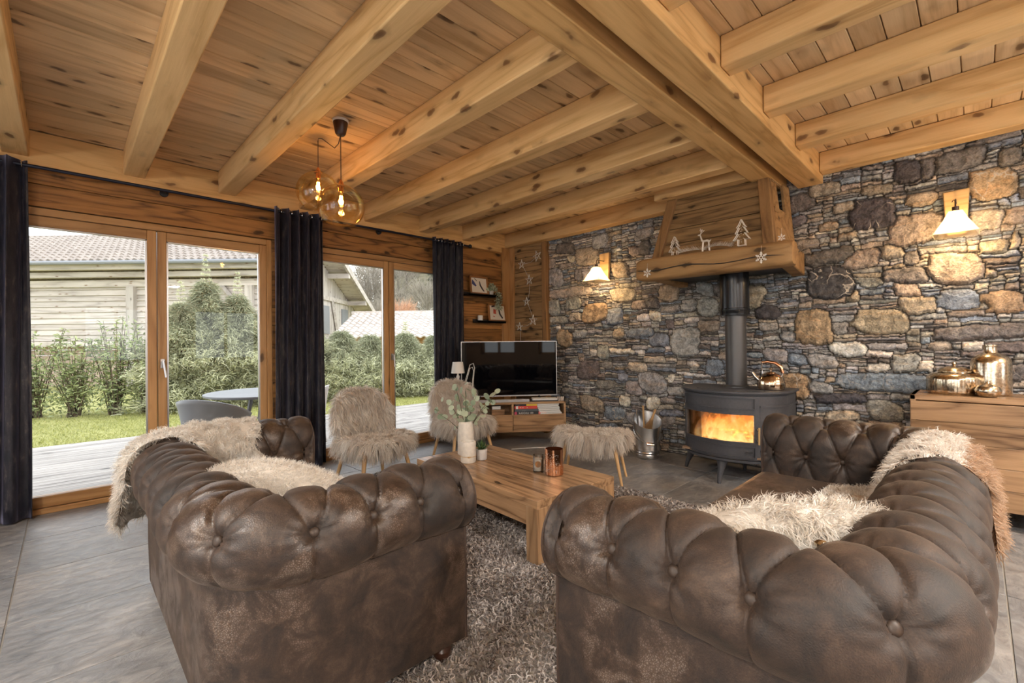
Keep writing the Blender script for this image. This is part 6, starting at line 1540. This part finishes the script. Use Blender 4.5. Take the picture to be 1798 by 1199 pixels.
M['bronze'] = plain('bronze_steel', (.66, .50, .36), .14, 1.0)
b.add(vs, fs); b.build('body', M['bronze'], KT, smooth=True)
b = MB(); b.lathe([(.034, .125), (.036, .129), (.02, .136), (.005, .138), (.005, .148), (.012, .152), (.013, .162), (.004, .168)], 20); b.build('lid', M['bronze'], KT, smooth=True)
b = MB(); b.tube([(-.01, .08, .075), (-.01, .105, .10), (-.01, .122, .128)], [.018, .014, .010], seg=12); b.build('spout', M['chrome'], KT, smooth=True)
b = MB(); hp = [(0, .055, .12), (0, .062, .17), (0, .055, .20)]; b.tube(hp, .004); b.tube([(0, -.065, .09), (0, -.075, .13)], .005); b.build('handle_bracket', M['chrome'], KT, smooth=True)
b = MB(); b.tube([(0, .058, .205), (0, .02, .21), (0, -.03, .20), (0, -.065, .17), (0, -.078, .125)], [.009, .011, .012, .012, .010], seg=12); b.build('handle', M['copper'], KT, smooth=True)

# ================================================================== JARS ON THE SIDEBOARD
ZS = .825
e = empty('lidded_jar', (4.41, .115, ZS), 0, 'wide ribbed mercury-glass jar with a domed lid on the sideboard', 'jar')
b = MB(); seg = 96; rows = [(.135, 0), (.142, .008), (.145, .02), (.145, .10), (.143, .115), (.125, .135), (.085, .148), (.082, .155)]; vs = []; fs = []
for j, (r_, z_) in enumerate(rows):
    for i in range(seg): a = 2*PI*i/seg; rr = r_*(1 + (.014*math.cos(a*40 if False else a*32) if .015 < z_ < .11 else 0)); vs.append((rr*math.cos(a), rr*math.sin(a), z_))
for j in range(len(rows)-1):
    for i in range(seg): fs.append((j*seg+i, j*seg+(i+1) % seg, (j+1)*seg+(i+1) % seg, (j+1)*seg+i))
fs.append(tuple(reversed(range(seg)))); fs.append(tuple((len(rows)-1)*seg+i for i in range(seg))); b.add(vs, fs); b.build('body', M['mercury'], e, smooth=True)
b = MB(); b.lathe([(.088, .152), (.088, .158), (.07, .176), (.04, .188), (.012, .19), (.008, .198), (.014, .208), (.012, .218), (.003, .222)], 36); b.build('lid', M['mercury'], e, smooth=True)
b = MB(); b.lathe([(.09, 0), (.098, .008), (.100, .03), (.100, .215), (.092, .245), (.065, .27), (.036, .285), (.032, .30), (.032, .325), (.038, .33), (.038, .338), (.03, .338), (.028, .3), (.004, .29)], 44)
o = b.build('bottle_vase', M['mercury'], None, smooth=True, loc=(4.46, -.062, ZS)); tag(o, 'tall mercury-glass bottle vase on the sideboard', 'vase')
b = MB(); b.lathe([(.03, 0), (.045, .005), (.062, .03), (.064, .045), (.052, .07), (.022, .086), (.014, .09), (.012, .098), (.003, .10)], 32); o = b.build('glass_ball_ornament', M['mercury'], None, smooth=True, loc=(4.27, -.045, ZS)); tag(o, 'small round smoky glass ball in front of the bottle vase', 'ornament')


# ================================================================== WORLD, LIGHT, CAMERA
w = bpy.data.worlds.new('sky'); S.world = w; w.use_nodes = True
nt = w.node_tree; bg = nt.nodes['Background']
tc = nt.nodes.new('ShaderNodeTexCoord'); nz = nt.nodes.new('ShaderNodeTexNoise'); nz.inputs['Scale'].default_value = 2.5; nz.inputs['Detail'].default_value = 4
rp = nt.nodes.new('ShaderNodeValToRGB'); rp.color_ramp.elements[0].position = .35; rp.color_ramp.elements[0].color = (.80, .88, 1, 1); rp.color_ramp.elements[1].position = .6; rp.color_ramp.elements[1].color = (1, 1, 1, 1)
nt.links.new(tc.outputs['Generated'], nz.inputs[0]); nt.links.new(nz.outputs[0], rp.inputs[0]); nt.links.new(rp.outputs[0], bg.inputs[0])
bg.inputs[1].default_value = 3.0
cam = bpy.data.cameras.new('camera'); co = bpy.data.objects.new('camera', cam); COL.objects.link(co)
cam.sensor_width = 36; cam.lens = 36 * CF / 1798; cam.clip_start = .02; cam.clip_end = 600
mt = Matrix(((CR[0], CU[0], -cf[0], 0), (CR[1], CU[1], -cf[1], 0), (CR[2], CU[2], -cf[2], CZ), (0, 0, 0, 1))); co.matrix_world = mt
S.camera = co
S.view_settings.view_transform = 'Standard'; S.view_settings.look = 'None'; S.view_settings.gamma = 1; S.view_settings.exposure = 0.25
cy = S.cycles; cy.max_bounces = 8; cy.diffuse_bounces = 4; cy.glossy_bounces = 3; cy.transmission_bounces = 6; cy.transparent_max_bounces = 10
cy.sample_clamp_indirect = 6; cy.caustics_reflective = False; cy.caustics_refractive = False; cy.use_denoising = True; cy.use_adaptive_sampling = True; cy.adaptive_threshold = .03
